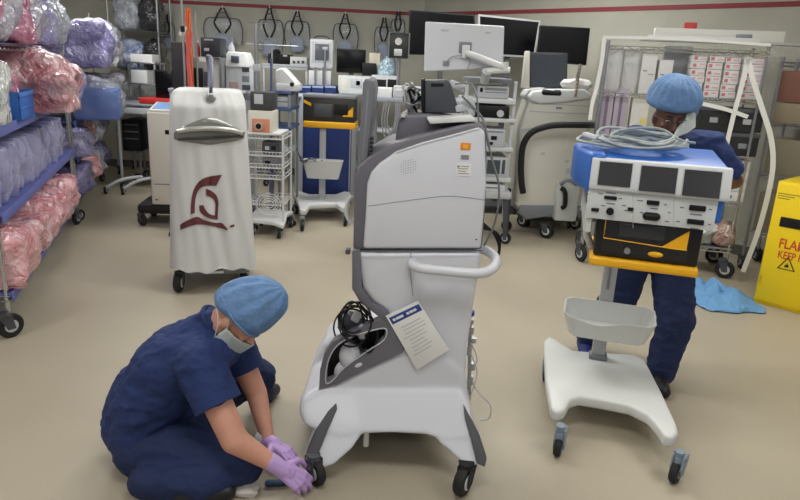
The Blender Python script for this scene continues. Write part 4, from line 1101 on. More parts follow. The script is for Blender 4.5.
# top shelf
for k, (x, w_, h_, mt, lb) in enumerate(((.18, .34, .40, BAGM, 'magenta wrapped bag on the top shelf at the left edge'), (.56, .40, .44, BAGC, 'clear crinkled bag with pink contents on the top shelf beside the magenta bag'), (.98, .42, .42, BAGM, 'magenta and clear bag at the middle of the top shelf'), (1.42, .42, .44, BAGC, 'clear crinkled bag on the top shelf past the middle'), (1.86, .42, .42, BAGL, 'lilac-grey crinkled bag on the top shelf near the rear end'), (2.32, .44, .44, BAGG, 'grey crinkled bag at the rear end of the top shelf'))):
    lump('wrapped_bundle', lb, 'supply bag', mt, ra_, (x, .2, 1.60+sh), (w_, .52, h_), 50+k, 'bags on the top shelf', amp=.24)
# far rack
rowB = [(.25, (('violet', BAGV), ('pink', BAGP), ('grey', BAGG), ('violet', BAGV))), (.60, (('grey-violet', BAGL), ('pink', BAGR), ('grey', BAGG), ('clear', BAGC))), (.93, (('blue', None), ('clear', BAGC), ('grey', BAGG), ('clear', BAGC))), (1.42, (('grey-violet', BAGV), ('clear', BAGC), ('white', BAGW), ('grey', BAGG)))]
lvl = {.25: 'lowest', .60: 'second', .93: 'third', 1.42: 'top'}; hmap = {.25: .28, .60: .27, .93: .38, 1.42: .42}
pos = ('nearest its front post', 'second along it', 'third along it', 'at its far end')
for z, items in rowB:
    for k, (cn, mt) in enumerate(items):
        x = .27+k*.53
        if mt is None:
            kk = T('storage_bin', 'blue plastic bin wrapped in clear film on the third shelf of the farther rack', 'bin', tuple(rb_.loc+rb_.R @ Vector((x+.06, -.16, z+sh))), rb_.rot)
            MB().box((0, -.04, .155), (.44, .38, .28), bev=.015).build('bin', M('deep_bin_blue', (52, 92, 176), .45), kk.e)
            m = MB(); crumple(m, (0, 0, .185), (.54, .52, .37), 77, .12, 4, .6); m.build('wrap', M('thin_grey_film', (190, 204, 222), .12, alpha=.2, bump=.9, bscale=14, spec=.8), kk.e)
        else:
            lump('wrapped_bundle', '%s crinkled bag on the %s shelf of the farther rack, %s' % (cn, lvl[z], pos[k]), 'supply bag', mt, rb_, (x, (-.02 if z > .8 else .16), z+sh), (.48, .6 if z > .8 else .5, hmap[z]+.02*(k % 2)), 80+k+int(z*20), 'bags on the farther rack', amp=.26)
# ------------------------------------------------------------------ the crowd of equipment at the back
def device(name, label, cat, r, Y, dep, mat, rot=0, group=None, bev=.008, case='case'):
    b = A((r[0]+r[2])/2, r[3], Y)
    t = T(name, label, cat, tuple(b), rot, group)
    a_, b_, c_, d_ = t.rect(*r, 0)
    MB().bb(a_, b_, 0, dep, 0, d_, bev).build(case, mat, t.e); t.w = (a_, b_); t.h = d_
    return t
def feat(t, r, mat, name, yl=-.004, dep=.008, bev=.001, parent=None):
    return t.bx(MB(), *r, yl, dep, bev).build(name, mat, parent or t.e)
def trolley(name, label, x0, x1, yref, Y, dep, tops, mat=LGREY, posts=STEEL, cat='cart', cr=.05, solid=True, rot=0, group=None, shelf_name='shelf', th=.03, top_posts=None):
    """wheeled stand whose shelf tops are at the given heights"""
    a_, b_ = A(x0, yref, Y), A(x1, yref, Y)
    t = T(name, label, cat, ((a_.x+b_.x)/2, Y, 0), rot, group); w_ = (b_.x-a_.x)/2
    for z in tops: MB().bb(-w_, w_, 0, dep, z-th, z, .006).build(shelf_name, mat, t.e)
    for sx in (-1, 1):
        for y in (.025, dep-.025):
            MB().bb(sx*(w_-.02)-.012, sx*(w_-.02)+.012, y-.012, y+.012, cr*2.1-.005, (top_posts or max(tops))-.005, .002).build('post', posts, t.e)
            caster(t.e, (sx*(w_-.03), y, cr), cr, .03, (.9, .4*sx, 0), top=cr*2.1, hub=LGREY)
    t.wd = w_; return t
def zof(x, y, Y): return A(x, y, Y).z
def pole_stand(name, label, px, py_top, Y, r=.011, cross=None, base=True, cat='stand', group=None, mat=STEEL, z0=0, x=None):
    top = A(px, py_top, Y); t = T(name, label, cat, (top.x, Y, z0), 0, group)
    H = top.z-z0
    m = MB().cyl((0, 0, .08 if base else 0), (0, 0, H*.55), r*1.5); m.build('lower_pole', mat, t.e)
    MB().cyl((0, 0, H*.55), (0, 0, H), r).build('upper_pole', mat, t.e)
    if base:
        MB().cyl((0, 0, .07), (0, 0, .11), .04).build('hub', DGREY, t.e)
        for k in range(5):
            a = 2*PI*k/5+.3; d = Vector((math.cos(a), math.sin(a), 0))
            l = MB().tube([d*.02+Vector((0, 0, .09)), d*.12+Vector((0, 0, .085)), d*.21+Vector((0, 0, .065))], .013, 8).build('leg', mat, t.e)
            MB().wheel(d*.21+Vector((0, 0, .028)), (-d.y, d.x, 0), .028, .02, 14).build('wheel', RUBBER, l)
    if cross:
        for (w_, dz) in cross:
            m = MB().tube([(-w_, 0, H-dz+.03), (-w_, 0, H-dz), (w_, 0, H-dz), (w_, 0, H-dz+.03)], .005, 6)
            m.build('hook_bar', mat, t.e)
    t.H = H; return t

# clear sling bags with black straps hung along the back wall
CLR = M('clear_vinyl', (190, 196, 200), .15, alpha=.25, bump=.5, bscale=10, spec=.8)
def sling(px0, px1, py0, py1, label, k, Y=9.10):
    a_, b_ = A(px0, (py0+py1)/2, Y), A(px1, (py0+py1)/2, Y); top = A((px0+px1)/2, py0, Y).z; bot = A((px0+px1)/2, py1, Y).z
    t = T('sling_bag', label, 'bag', ((a_.x+b_.x)/2, Y, bot), 0, 'clear bags hung along the back wall')
    W_ = (b_.x-a_.x)/2; H = top-bot; hb = H*.70
    out = [(-W_*.92, 0), (-W_, hb*.5), (-W_*.86, hb*.92), (-W_*.5, hb), (W_*.5, hb), (W_*.86, hb*.92), (W_, hb*.5), (W_*.92, 0)]
    random.seed(k)
    out = [(x*(1+random.uniform(-.06, .06)), z) for x, z in out]
    MB().prism([Vector((x*.97, -.06, z)) for x, z in out], (0, .06, 0), .01).build('pouch', CLR, t.e)
    MB().tube([Vector((x, -.035, z)) for x, z in out], .007, 6, sm=5).build('piping', DGREY, t.e)
    for s_ in (-1, 1):
        o = MB().tube([(s_*.015, -.04, H*.97), (s_*W_*.22, -.07, H*.80), (s_*W_*.42, -.07, hb*.78), (s_*W_*.12, -.07, hb*.42)], .012, 6, sm=5).build('strap', M('webbing_black', (34, 34, 38), .8), t.e)
    MB().tube([(-W_*.3, -.07, H*.8), (0, -.07, H*.84), (W_*.3, -.07, H*.8)], .010, 6, sm=3).build('top_strap', M('grey_webbing', (96, 98, 104), .8), t.e)
    m = MB().cyl((0, .045, H*.985), (0, -.06, H*.985), .008, n=8); m.cyl((0, -.06, H*.985), (0, -.06, H*1.03), .008, n=8); m.build('wall_hook', STEEL, t.e)
    m = MB(); crumple(m, (0, -.035, .02), (W_*1.1, .06, hb*.62), k, .2, 3, .4); m.build('contents', M('pale_blue_contents', (150, 160, 178), .6), t.e)
for k, (a, lb) in enumerate((((205, 243, 7, 44), 'wide clear sling bag on the back wall, leftmost of the row'), ((257, 284, 7, 50), 'clear sling bag on the wall above the white ventilator'), ((285, 311, 11, 46), 'clear sling bag hung left of the white patient monitor'), ((333, 358, 13, 50), 'clear sling bag hung above the small black monitor'), ((375, 393, 17, 52), 'narrow clear sling bag hung left of the black speaker'), ((391, 405, 11, 40), 'narrow black-strapped sling bag hung just above the black speaker'), ((160, 176, 14, 44), 'small clear sling bag hung left of the pole with orange cords'))):
    sling(a[0], a[1], a[2], a[3], lb, k+1)

# rack against the back wall at the left, with bags and cases
k_ = A(128, 60, 8.5); k2 = A(159, 60, 8.5)
rk_ = rack('wire_shelving_rack', 'dim wire rack against the back wall at the left, holding dark and white bags', 'shelving', (k_.x-.25, 8.5, 0), 0, k2.x-k_.x+.27, .5, 2.5, (.30, .85, 1.35, 1.85), mat=STEEL)
x_0 = k_.x-.25
def onback(x, z, w_, h_, mt, lb, sd, am=.22): lump('wrapped_bundle', lb, 'supply bag', mt, rk_, (x, .2, z+.004), (w_, .4, h_), sd, None, amp=am, sub=3)
BAGK = plastic_bag('black_wrap', (30, 30, 34), (56, 56, 62), 1); BAGB = plastic_bag('blue_wrap', (84, 104, 160), (196, 206, 226), 1)
onback(.22, 1.85, .34, .42, BAGG, 'grey bag on the top of the back wall rack at the left', 201)
onback(.52, 1.85, .26, .40, BAGK, 'black bag on the top shelf of the back wall rack', 202)
onback(.24, 1.35, .36, .40, BAGB, 'blue and white bag on the back wall rack under the grey one', 203)
onback(.54, 1.35, .24, .40, BAGK, 'black lumpy bag on the back wall rack, under the other black bag', 204)
onback(.26, .85, .40, .40, BAGW, 'white bag on the back wall rack, second shelf from the floor', 205)
onback(.26, .30, .40, .40, BAGG, 'grey bag on the lowest shelf of the back wall rack', 206)

# work table with computer
zt1 = zof(146, 104, 7.5)
wt1 = trolley('work_table', 'grey wheeled work table at the far left with the red tray on it', 114, 180, 100, 7.5, .6, (zt1,), mat=M('table_grey', (150, 154, 162), .5), posts=LGREY)
MB().bb(-wt1.wd, wt1.wd, -.004, .02, zt1-.12, zt1-.05, .004).build('apron', LGREY, wt1.e)
MB().bb(-wt1.wd*.05, wt1.wd*.35, .1, .5, .25, zt1-.03, .004).build('side_cabinet', MGREY, wt1.e)
for s_ in (-1, 1): MB().tube([(-wt1.wd*.9+.1*s_, -.25, .07), (-wt1.wd*.5+.1*s_, -.15, .16), (-wt1.wd*.1+.1*s_, .05, .17)], .02, 8, sm=5).build('curved_leg', LGREY, wt1.e)
for s_ in (-1, 1): caster(wt1.e, (-wt1.wd*.9+.1*s_, -.25, .045), .045, .028, (1, .2, 0), top=.08)
d = device('computer_tower', 'black computer tower under the grey work table', 'computer', (122, 120, 140, 151), 7.58, .40, BLACK)
for k in range(3): feat(d, (124, 124+k*7, 138, 125.5+k*7), DGREY, 'drive_bay')
d = device('red_tray', 'shallow red tray on the grey work table', 'tray', (139, 98.5, 172, 104), 7.5, .3, RED, bev=.004, case='tray')
d = device('monitor', 'small black square monitor on the red tray', 'monitor', (155, 70, 172.5, 98.5), 7.65, .05, BLACK, case='housing'); feat(d, (156, 71.5, 171.5, 95), SCREEN, 'screen')
zsh = zof(146, 80, 7.9)
d = trolley('open_shelf_unit', 'open steel shelf unit behind the small black monitor', 127, 156, 80, 8.05, .35, (zof(140, 97, 8.05), zof(140, 83, 8.05), zof(140, 62, 8.05)), mat=STEEL, th=.02, cat='shelf')
d = device('white_carton', 'white carton on the open shelf unit by the small monitor', 'box', (131, 70, 147, 83), 8.08, .25, WHITE)
d = device('white_carton', 'low white carton on top of the open shelf unit', 'box', (130, 54, 152, 62), 8.08, .25, PAPER)

# cream unit with blue top beside the covered tower
cu_ = T('cream_medical_unit', 'narrow cream unit with a blue top panel left of the covered tower', 'medical machine', tuple(G(153, 226)), .12)
cu_.loc = cu_.e.location.copy()
x1 = cu_.p(176, 160, 0).x+.14; zt_c = cu_.p(160, 112, 0).z; zb_c = cu_.p(155, 205, 0).z
MB().bb(0, x1, 0, .42, zb_c, zt_c, .02, 3).build('body', CREAM, cu_.e)
MB().box((x1/2, .16, zt_c+.02), (x1*.9, .30, .05), (.18, 0, 0), .01).build('screen_bezel', CREAM, cu_.e)
MB().box((x1/2, .15, zt_c+.042), (x1*.78, .24, .012), (.18, 0, 0), .002).build('screen', M('pale_blue_screen', (120, 158, 206), .3), cu_.e)
feat(cu_, (165, 130, 169, 134.5), BLACK, 'switch')
feat(cu_, (155, 199, 158, 200.5), MGREY, 'badge'); feat(cu_, (154, 184, 172, 184.8), MGREY, 'seam')
MB().bb(-.14, x1, .0, .46, .115, zb_c+.002, .03).build('base', RUBBER, cu_.e)
for (x, y) in ((-.10, .02), (x1-.08, .02), (-.10, .42), (x1-.08, .42)): caster(cu_.e, (x, y, .055), .055, .035, (.6, .8, 0), top=.12, hub=DGREY)

# poles and hanging cords at the left of the covered tower
iv1 = pole_stand('iv_pole', 'tall thin grey pole reaching the top edge left of the orange cords', 181, -8, 5.75, .010, None, cat='pole')
MB().cyl((0, 0, iv1.H-.32), (0, 0, iv1.H-.27), .018).build('clamp', BLACK, iv1.e)
iv2 = pole_stand('iv_pole', 'steel pole with a hook bar carrying the orange cords', 195, 12, 6.1, .009, ((.07, .02),), cat='pole')
oc = T('cord_bundle', 'bunch of orange cords hanging beside the black upright panel', 'cord', tuple(A(191, 90, 6.0)))
m = MB(); random.seed(31); tp = oc.p(191, 8, 0).z
for k in range(9):
    pts = []
    for j in range(8): f = j/7; pts.append(Vector((.022*math.sin(k*1.3+f*5)*(.3+.7*math.sin(PI*f))+.02*(f-.5)*((k % 3)-1), .012*math.cos(k+f*4), tp*(1-f))))
    m.tube(pts, .005, 6, sm=4)
m.build('cord', M('orange_cord', (222, 112, 62), .5), oc.e)
m = MB()
for k in range(3): m.tube([Vector((.02+k*.008, -.012, tp*.7)), Vector((-.02+k*.01, -.02, tp*.4)), Vector((0+k*.008, -.015, 0))], .007, 6, sm=5)
m.build('pink_cord', M('coral_cord', (214, 96, 92), .5), oc.e)
MB().box((-.045, -.02, tp*.72), (.05, .004, .09), (0, .4, 0)).build('paper_tag', PAPER, oc.e)
tA = trolley('equipment_trolley', 'grey trolley behind the covered tower carrying the black and grey boxes', 168, 240, 95, 6.2, .5, (.35, .80, zof(205, 90, 6.2)), cat='cart')
d = device('flat_panel_display', 'tall black flat panel standing upright beside the orange cords', 'display', (172, 42, 186.5, 93), 6.06, .03, M('matt_black', (44, 43, 45), .6)); 
MB().bb(-.06, .06, -.04, .12, -.02, .002, .004).build('foot', BLACK, d.e)
d = device('grey_power_unit', 'grey power unit with black clips under the black case', 'power unit', (190, 57, 213, 90), 6.22, .3, M('warm_grey', (158, 154, 150), .5))
feat(d, (199, 58, 206, 62), PAPER, 'label'); feat(d, (194, 68, 202, 88), BLACK, 'black_clip', -.03, .04); feat(d, (204, 72, 210, 86), DGREY, 'cable_hook', -.03, .04)
d = device('black_case', 'black plastic case on top of the grey power unit', 'case', (200.5, 37.5, 220, 57), 6.24, .22, M('case_black', (48, 50, 56), .5))
feat(d, (204, 39, 213, 40.5), LGREY, 'label'); feat(d, (204, 48, 209, 51), LGREY, 'sticker')
for k, (a, lb) in enumerate((((218.5, 42, 226, 90), 'pale grey cylinder standing right of the black case'), ((228.5, 41, 235, 90), 'thin pale grey cylinder left of the white ventilator head'))):
    b = A((a[0]+a[2])/2, a[3], 6.5); c = T('gas_cylinder', lb, 'cylinder', tuple(b)); x_a, x_b, _, hz = c.rect(*a, 0); r = (x_b-x_a)/2
    MB().lathe([(r*.9, 0), (r, .02), (r, hz*.82), (r*.8, hz*.9), (r*.35, hz*.95), (r*.35, hz)], (0, r, 0)).build('body', LGREY, c.e); MB().cyl((0, r, hz-.005), (0, r, hz+.03), r*.4).build('valve', STEEL, c.e)
b = A(197.5, 57, 6.3); c = T('red_bottle', 'small red bottle standing on the grey power unit', 'bottle', tuple(b)); MB().lathe([(.018, 0), (.02, .01), (.02, .09), (.009, .115), (.009, .13)], (0, .02, 0)).build('bottle', RED, c.e); MB().cyl((0, .02, .128), (0, .02, .15), .011).build('cap', WHITE, c.e)

# white ventilator
vt = T('ventilator', 'white ventilator with a small grey screen behind the covered tower', 'medical machine', (A(240, 60, 6.5).x, 6.5, 0))
a_, b_, z0, z1 = vt.rect(227, 52, 251, 67, 0)
MB().prism([Vector((a_, -.08, z0)), Vector((a_, -.06, z1-.03)), Vector((a_+.02, -.04, z1)), Vector((b_-.05, -.04, z1)), Vector((b_, -.06, z0+.03)), Vector((b_, -.08, z0))], (0, .25, 0), .012, 3).build('head', WHITE, vt.e)
feat(vt, (231, 56, 238.5, 62.5), M('slate_screen', (84, 92, 110), .3), 'screen', -.09, .03)
MB().bb(a_-.005, b_+.0, -.04, .3, z0-.42, z0+.002, .01).build('body', M('ventilator_grey', (196, 200, 204), .45), vt.e)
for (r, mt) in (((228, 69, 238, 80), LGREY), ((242, 67, 249, 72), DGREY), ((242, 76, 249, 82), MGREY), ((242, 85, 250, 90), DGREY), ((229, 82, 238, 88), M('muted_rose', (168, 140, 142), .5)), ((243, 93, 250, 100), MGREY)): feat(vt, r, mt, 'module', -.05, .02)
MB().bb(a_+.02, b_-.02, .0, .26, .12, z0-.41, .01).build('column', LGREY, vt.e); MB().bb(a_-.04, b_+.04, -.12, .36, .10, .16, .02).build('base', MGREY, vt.e)
for (x, y) in ((a_, -.09), (b_, -.09), (a_, .32), (b_, .32)): caster(vt.e, (x, y, .045), .045, .03, (1, .2, 0), top=.10)

# wire cart with the orange faced unit, right of the covered tower
wc = T('wire_cart', 'white wire basket cart right of the covered tower', 'cart', tuple(G(262, 236)))
wx0, wx1 = wc.p(246, 170, 0).x, wc.p(283, 170, .0).x
zlv = [wc.p(268, y, 0).z for y in (139, 156, 168, 179, 205)]
WW = M('white_wire', (206, 208, 208), .4)
for zz in zlv:
    m = MB(); m.tube([(wx0, 0, zz), (wx1, 0, zz), (wx1, .4, zz), (wx0, .4, zz)], .007, 6, closed=True)
    m.tube([(wx0, 0, zz+.035), (wx1, 0, zz+.035), (wx1, .4, zz+.035), (wx0, .4, zz+.035)], .004, 6, closed=True)
    for k in range(12): x = wx0+(wx1-wx0)*k/11; m.tube([(x, 0, zz+.035), (x, 0, zz), (x, .4, zz), (x, .4, zz+.035)], .003, 4)
    m.build('wire_basket', WW, wc.e)
for (x, y) in ((wx0, 0), (wx1, 0), (wx0, .4), (wx1, .4)): MB().cyl((x, y, .14), (x, y, zlv[0]+.04), .011, n=10).build('post', WW, wc.e)
zf = wc.p(262, 136, 0).z
MB().bb(wx0-.01, wx1-.02, -.01, .40, zlv[0]+.036, zlv[0]+.055, .004).build('top_board', WHITE, wc.e)
MB().prism([(wx0, 0, .12), (wx1-.1, -.04, .12), (wx1+.02, -.09, .10), (wx1+.02, -.02, .12), (wx1, .2, .14), (wx1+.02, .42, .12), (wx1-.08, .38, .14), (wx0, .4, .14)], (0, 0, .035), .006).build('base', WHITE, wc.e)
for (x, y) in ((wx1-.03, -.05), (wx1-.0, .38), (wx0+.05, .02), (wx0+.05, .38)): caster(wc.e, (x, y, .045), .045, .035, (.95, .2, 0), top=.11, hub=WHITE)
m = MB()
for k in range(4): m.tube([Vector((wx1-.13+(.11-.022*k)*math.cos(a), -.012, wc.p(268, 204, 0).z+(.10-.022*k)*math.sin(a))) for a in [i*2*PI/16 for i in range(16)]], .004, 5, closed=True)
t9 = T('coiled_tube', 'white coiled tube hung on the lower basket of the wire cart', 'tube', tuple(wc.loc)); m.build('tube', WHITE, t9.e)
d = device('black_pump', 'small black pump in the top basket of the wire cart', 'pump', (262, 142, 279, 154.5), wc.loc.y+.06, .22, DGREY); feat(d, (265, 146, 269, 150), LGREY, 'dial'); feat(d, (271, 146, 276, 150), BLACK, 'dial')
d = device('grey_pump', 'grey pump in the second basket of the wire cart', 'pump', (262, 158, 279, 167), wc.loc.y+.06, .22, MGREY); feat(d, (265, 161, 270, 165), BLACK, 'dial')
ztb = zlv[0]+.056
ou = T('orange_faced_unit', 'cream unit with an orange face and round black dial on the wire cart', 'medical machine', tuple(wc.loc+Vector((0, .0, ztb))))
a_, b_, c_, d_ = ou.rect(248, 111, 272, 134, 0)
MB().bb(a_, b_, 0, .3, 0, d_, .01).build('case', CREAM, ou.e)
feat(ou, (252, 119, 269.5, 133.5), M('salmon_panel', (206, 132, 104), .5), 'orange_panel')
c = ou.p(259, 126, -.005); MB().cyl(c, c-Vector((0, .02, 0)), .042, n=20).build('dial_ring', M('tan_ring', (190, 170, 150), .5), ou.e); MB().cyl(c-Vector((0, .018, 0)), c-Vector((0, .03, 0)), .024).build('dial', BLACK, ou.e)
mb_ = T('black_white_recorder', 'black box with a pale front plate beside the foot of the thick pole', 'recorder', tuple(ou.loc+Vector((0, .04, d_+.001))))
a2, b2, c2, d2 = mb_.rect(250, 92, 272, 111, 0)
MB().bb(a2, b2, 0, .22, 0, d2, .008).build('case', M('recorder_black', (58, 60, 62), .5), mb_.e); feat(mb_, (254, 94, 263, 104), LGREY, 'front_plate', bev=.003)
p3 = pole_stand('iv_pole', 'thick steel pole with two hook bars standing on the wire cart top', 256, 23, wc.loc.y+.33, .019, ((.075, 0), (.055, .17)), cat='pole', base=False, z0=ztb)
MB().bb(-.03, .03, -.03, .03, p3.H-.42, p3.H-.36, .006).build('clamp', LGREY, p3.e)
p4 = pole_stand('iv_pole', 'thin steel pole with a long rail left of the white patient monitor', 272, 45, 6.75, .009, ((.26, 0),), cat='pole')
p5 = pole_stand('iv_pole', 'blue-grey pole left of the white angled microscope head', 271, 58, 6.15, .011, None, cat='pole', mat=M('blue_grey_metal', (88, 98, 132), .4, metal=.3))

# stand with white angled device
zB = zof(285, 91, 6.25)
tB = trolley('blue_equipment_stand', 'blue and grey stand under the white angled head', 267, 291, 95, 6.25, .5, (zof(287, 127, 6.25), zof(287, 108, 6.25), zB), mat=M('slate_blue', (70, 86, 128), .5), posts=MGREY)
d = device('angled_imaging_head', 'white angled head with a dark lens in front of the dark console', 'medical machine', (276, 84, 297, 91), 6.27, .3, WHITE)
a_, b_, c_, d_ = d.rect(275, 68, 297, 89, 0)
MB().prism([Vector((a_, .02, .02)), Vector((a_, .02, d_*.9)), Vector((a_+.06, .02, d_)), Vector((b_-.10, .02, d_*.8)), Vector((b_, .02, d_*.3)), Vector((b_, .02, .02))], (0, .25, 0), .015, 3).build('head', WHITE, d.e)
c = d.p(292, 84.5, 0); MB().cyl(c+Vector((0, .03, 0)), c-Vector((0, .012, 0)), .02).build('lens', BLACK, d.e); feat(d, (281, 85, 285, 88), M('tan_sticker', (176, 160, 120), .5), 'sticker', .008, .02)
d = device('drawer_unit', 'grey drawer unit on the blue equipment stand', 'drawers', (276, 95, 290, 108), 6.29, .35, MGREY)
for k in range(2): feat(d, (277.5, 97+k*5.5, 288.5, 101.5+k*5.5), LGREY, 'drawer')
d = device('dark_console', 'dark console with a lens barrel above the white angled head', 'console', (268, 54, 289, 64), 8.25, .3, BLACK)
MB().cyl((-.05, -.02, .10), (-.05, .14, .13), .05).build('barrel', RUBBER, d.e); feat(d, (283, 55, 287, 56.5), LGREY, 'label')
d2_ = trolley('rear_trolley', 'grey trolley behind carrying the dark console and the dial unit', 262, 308, 66, 8.2, .45, (.5, 1.0, zof(285, 67, 8.2), zof(279, 64, 8.25)-0), mat=LGREY)
d = device('dial_unit', 'white unit with a row of dark dials beside the white patient monitor', 'medical machine', (290, 57, 307, 66.2), 8.22, .3, WHITE)
for k in range(3): c = d.p(294+k*4.5, 62, 0); MB().cyl(c, c-Vector((0, .02, 0)), .016).build('dial', DGREY, d.e)

# white patient monitor on its stand
zC = zof(318, 97, 7.65)
tC = trolley('bin_trolley', 'steel trolley with blue bins under the white patient monitor', 297, 337, 97, 7.65, .5, (.45, .85, zC), mat=STEEL)
for k, (x, lb) in enumerate(((299.5, 'blue bin on the steel trolley, at its left end'), (312, 'blue bin on the steel trolley, in the middle'), (324.5, 'blue bin on the steel trolley, at its right end'))):
    d = device('storage_bin', lb, 'bin', (x, 86, x+11.5, 97), 7.66, .3, NAVYP, group=None, case='bin'); feat(d, (x+.3, 86, x+11.2, 88), M('pale_blue_rim', (150, 170, 206), .5), 'rim', -.01, .02)
pm = T('patient_monitor', 'white patient monitor with a grey screen and top handle on a double pole', 'monitor', (A(321, 60, 7.85).x, 7.97, zC))
a_, b_, c_, d_ = pm.rect(309.5, 39, 333, 69, -.05)
MB().bb(a_, b_, -.05, .1, c_, d_, .02, 3).build('housing', M('monitor_white', (206, 208, 212), .45), pm.e)
feat(pm, (315, 44, 329, 60.5), M('slate_glass', (96, 100, 106), .2), 'screen', -.056, .01); feat(pm, (312, 42, 331.5, 63), LGREY, 'bezel', -.053, .01)
MB().tube([(a_+.04, 0, d_-.01), (a_+.08, 0, d_+.03), (b_-.08, 0, d_+.03), (b_-.04, 0, d_-.01)], .010, 8, sm=5).build('handle', DGREY, pm.e)
for x in (315, 323): xx = pm.p(x, 80, -.1).x; MB().cyl((xx, -.08, 0), (xx, -.08, c_+.02), .012, n=10).build('pole', STEEL, pm.e)
m = pm.bx(MB(), 308.5, 70.5, 331, 85.5, -.06, .1, .01); m.build('lower_module', WHITE, pm.e)
xx = pm.p(325, 60, -.12).x; MB().cyl((xx, -.13, 0), (xx, -.13, pm.p(325, 47, -.13).z), .013).build('front_pole', STEEL, pm.e); MB().bb(xx-.03, xx+.03, -.15, -.11, pm.p(325, 47, -.13).z-.03, pm.p(325, 47, -.13).z, .004).build('pole_clamp', LGREY, pm.e)

# trolley with small black monitor, white boxes, blue bag
zD = zof(360, 92, 7.7)
tD = trolley('long_trolley', 'long grey trolley carrying the small black monitor and the white boxes', 339, 410, 92, 7.65, .6, (.4, .85, zD), mat=LGREY)
d = device('white_recorder', 'white boxy unit with a small grey panel right of the blue bins', 'medical machine', (338, 76, 372, 92), 7.68, .3, M('box_white', (206, 210, 210), .5))
feat(d, (350, 79, 362.5, 88), LGREY, 'panel'); feat(d, (356, 81, 360, 85.5), DGREY, 'display'); feat(d, (341, 79, 348, 90), CREAM, 'side_panel')
d = device('monitor', 'black monitor standing above the white boxy unit', 'monitor', (336.5, 49, 365.5, 73), 8.0, .05, BLACK, case='housing'); feat(d, (337.5, 50, 364.5, 71.5), SCREEN, 'screen')
zz = d.loc.z; MB().bb(-.03, .03, .02, .05, zD-zz+.003, .03, .004).build('stand', DGREY, d.e); MB().bb(-.12, .12, -.03, .12, zD-zz+.001, zD-zz+.02, .004).build('foot', DGREY, d.e)
d = device('black_box_unit', 'low black unit right of the black monitor', 'medical machine', (362, 63, 376, 76), 7.92, .25, BLACK)
zz = d.loc.z; MB().bb(-.07, .07, .0, .24, zD-zz+.001, .002, .004).build('riser', MGREY, d.e)
d = device('beige_box', 'beige file box left of the pale blue bag', 'box', (369, 53, 380, 76), 8.0, .2, M('beige_plastic', (206, 200, 180), .5)); zz = d.loc.z; MB().bb(-.05, .05, .0, .2, zD-zz+.001, .002, .004).build('riser', MGREY, d.e)
b = A(386, 90, 7.98); kbl = T('wrapped_bundle', 'pale blue bag standing left of the black speaker', 'supply bag', (b.x, 8.0, zD+.001)); m = MB(); crumple(m, (0, 0, .21), (.22, .2, .44), 301, .15, 3, .4); m.build('wrap', plastic_bag('pale_blue_wrap', (150, 182, 202), (184, 206, 218), 1), kbl.e)
d = device('white_twin_window_unit', 'white-topped unit with two black windows behind the grey upright panel', 'medical machine', (371, 75.5, 399, 91.5), 7.66, .34, M('off_white', (196, 200, 202), .45))
feat(d, (375, 79.5, 386, 90), BLACK, 'window'); feat(d, (387.5, 79.5, 397.5, 90), BLACK, 'window')
sp_ = T('pole_speaker', 'black speaker-like box with two round white discs on a pole', 'speaker', (A(399, 60, 6.5).x, 6.5, 0))
a_, b_, c_, d_ = sp_.rect(389, 33, 409, 58, 0)
MB().bb(a_, b_, 0, .16, c_, d_, .01).build('housing', M('speaker_dark', (50, 56, 54), .5), sp_.e)
m = MB(); m.tube([(a_, -.004, c_), (b_, -.004, c_), (b_, -.004, d_), (a_, -.004, d_)], .009, 6, closed=True); m.build('rim', STEEL, sp_.e)
c = sp_.p(398.5, 41.5, -.004); MB().cyl(c, c-Vector((0, .01, 0)), .034, n=20).build('upper_disc', WHITE, sp_.e)
feat(sp_, (394, 49, 402, 56), WHITE, 'lower_disc', -.012, .012, .02)
MB().cyl((0, .08, .10), (0, .08, c_+.005), .018).build('pole', STEEL, sp_.e); MB().cyl((0, .08, .03), (0, .08, .11), .22).build('base', MGREY, sp_.e)
MB().cyl((0, .08, 0), (0, .08, .035), .20).build('foot_ring', RUBBER, sp_.e)

# bench with pale boxes right behind the robot cart
zE = zof(400, 98, 5.0)
tE = trolley('side_bench', 'grey bench with pale boxes just behind the robot cart', 371, 468, 100, 5.0, .55, (.35, zE), mat=M('bench_grey', (150, 156, 166), .5), posts=MGREY, th=.035)
d = device('white_carton', 'white carton on the grey bench next to the upright panel', 'box', (374, 88, 392, 98), 5.05, .25, WHITE)
d = device('white_carton', 'long pale carton on the grey bench under the tangled leads', 'box', (393, 87, 424, 98), 5.05, .3, LGREY); feat(d, (396, 89, 410, 91), PAPER, 'label')
d = device('white_carton', 'small pale carton at the right end of the grey bench', 'box', (426, 84, 452, 98), 5.12, .3, LGREY)
b = A(385, 140, 5.1); kb = T('dark_bag', 'dark grey bag hanging under the grey bench', 'bag', (b.x, 5.1, .3851)); m = MB(); crumple(m, (0, 0, .21), (.30, .3, .42), 401, .12, 4, .5); m.build('bag', M('dark_fabric', (58, 60, 66), .8), kb.e)
k9 = T('cable_hank', 'pale looped cables hanging from the edge of the grey bench', 'cable', (A(391, 120, 4.97).x, 4.96, zE-.30)); m = MB()
for k in range(3): m.tube([(-.05+.02*k, 0, .28), (-.07+.02*k, -.01, .12), (-.03+.02*k, 0, .0+.02*k), (.03+.015*k, -.01, .12), (.03+.015*k, 0, .28)], .006, 6, sm=5)
m.build('cable', MGREY, k9.e)

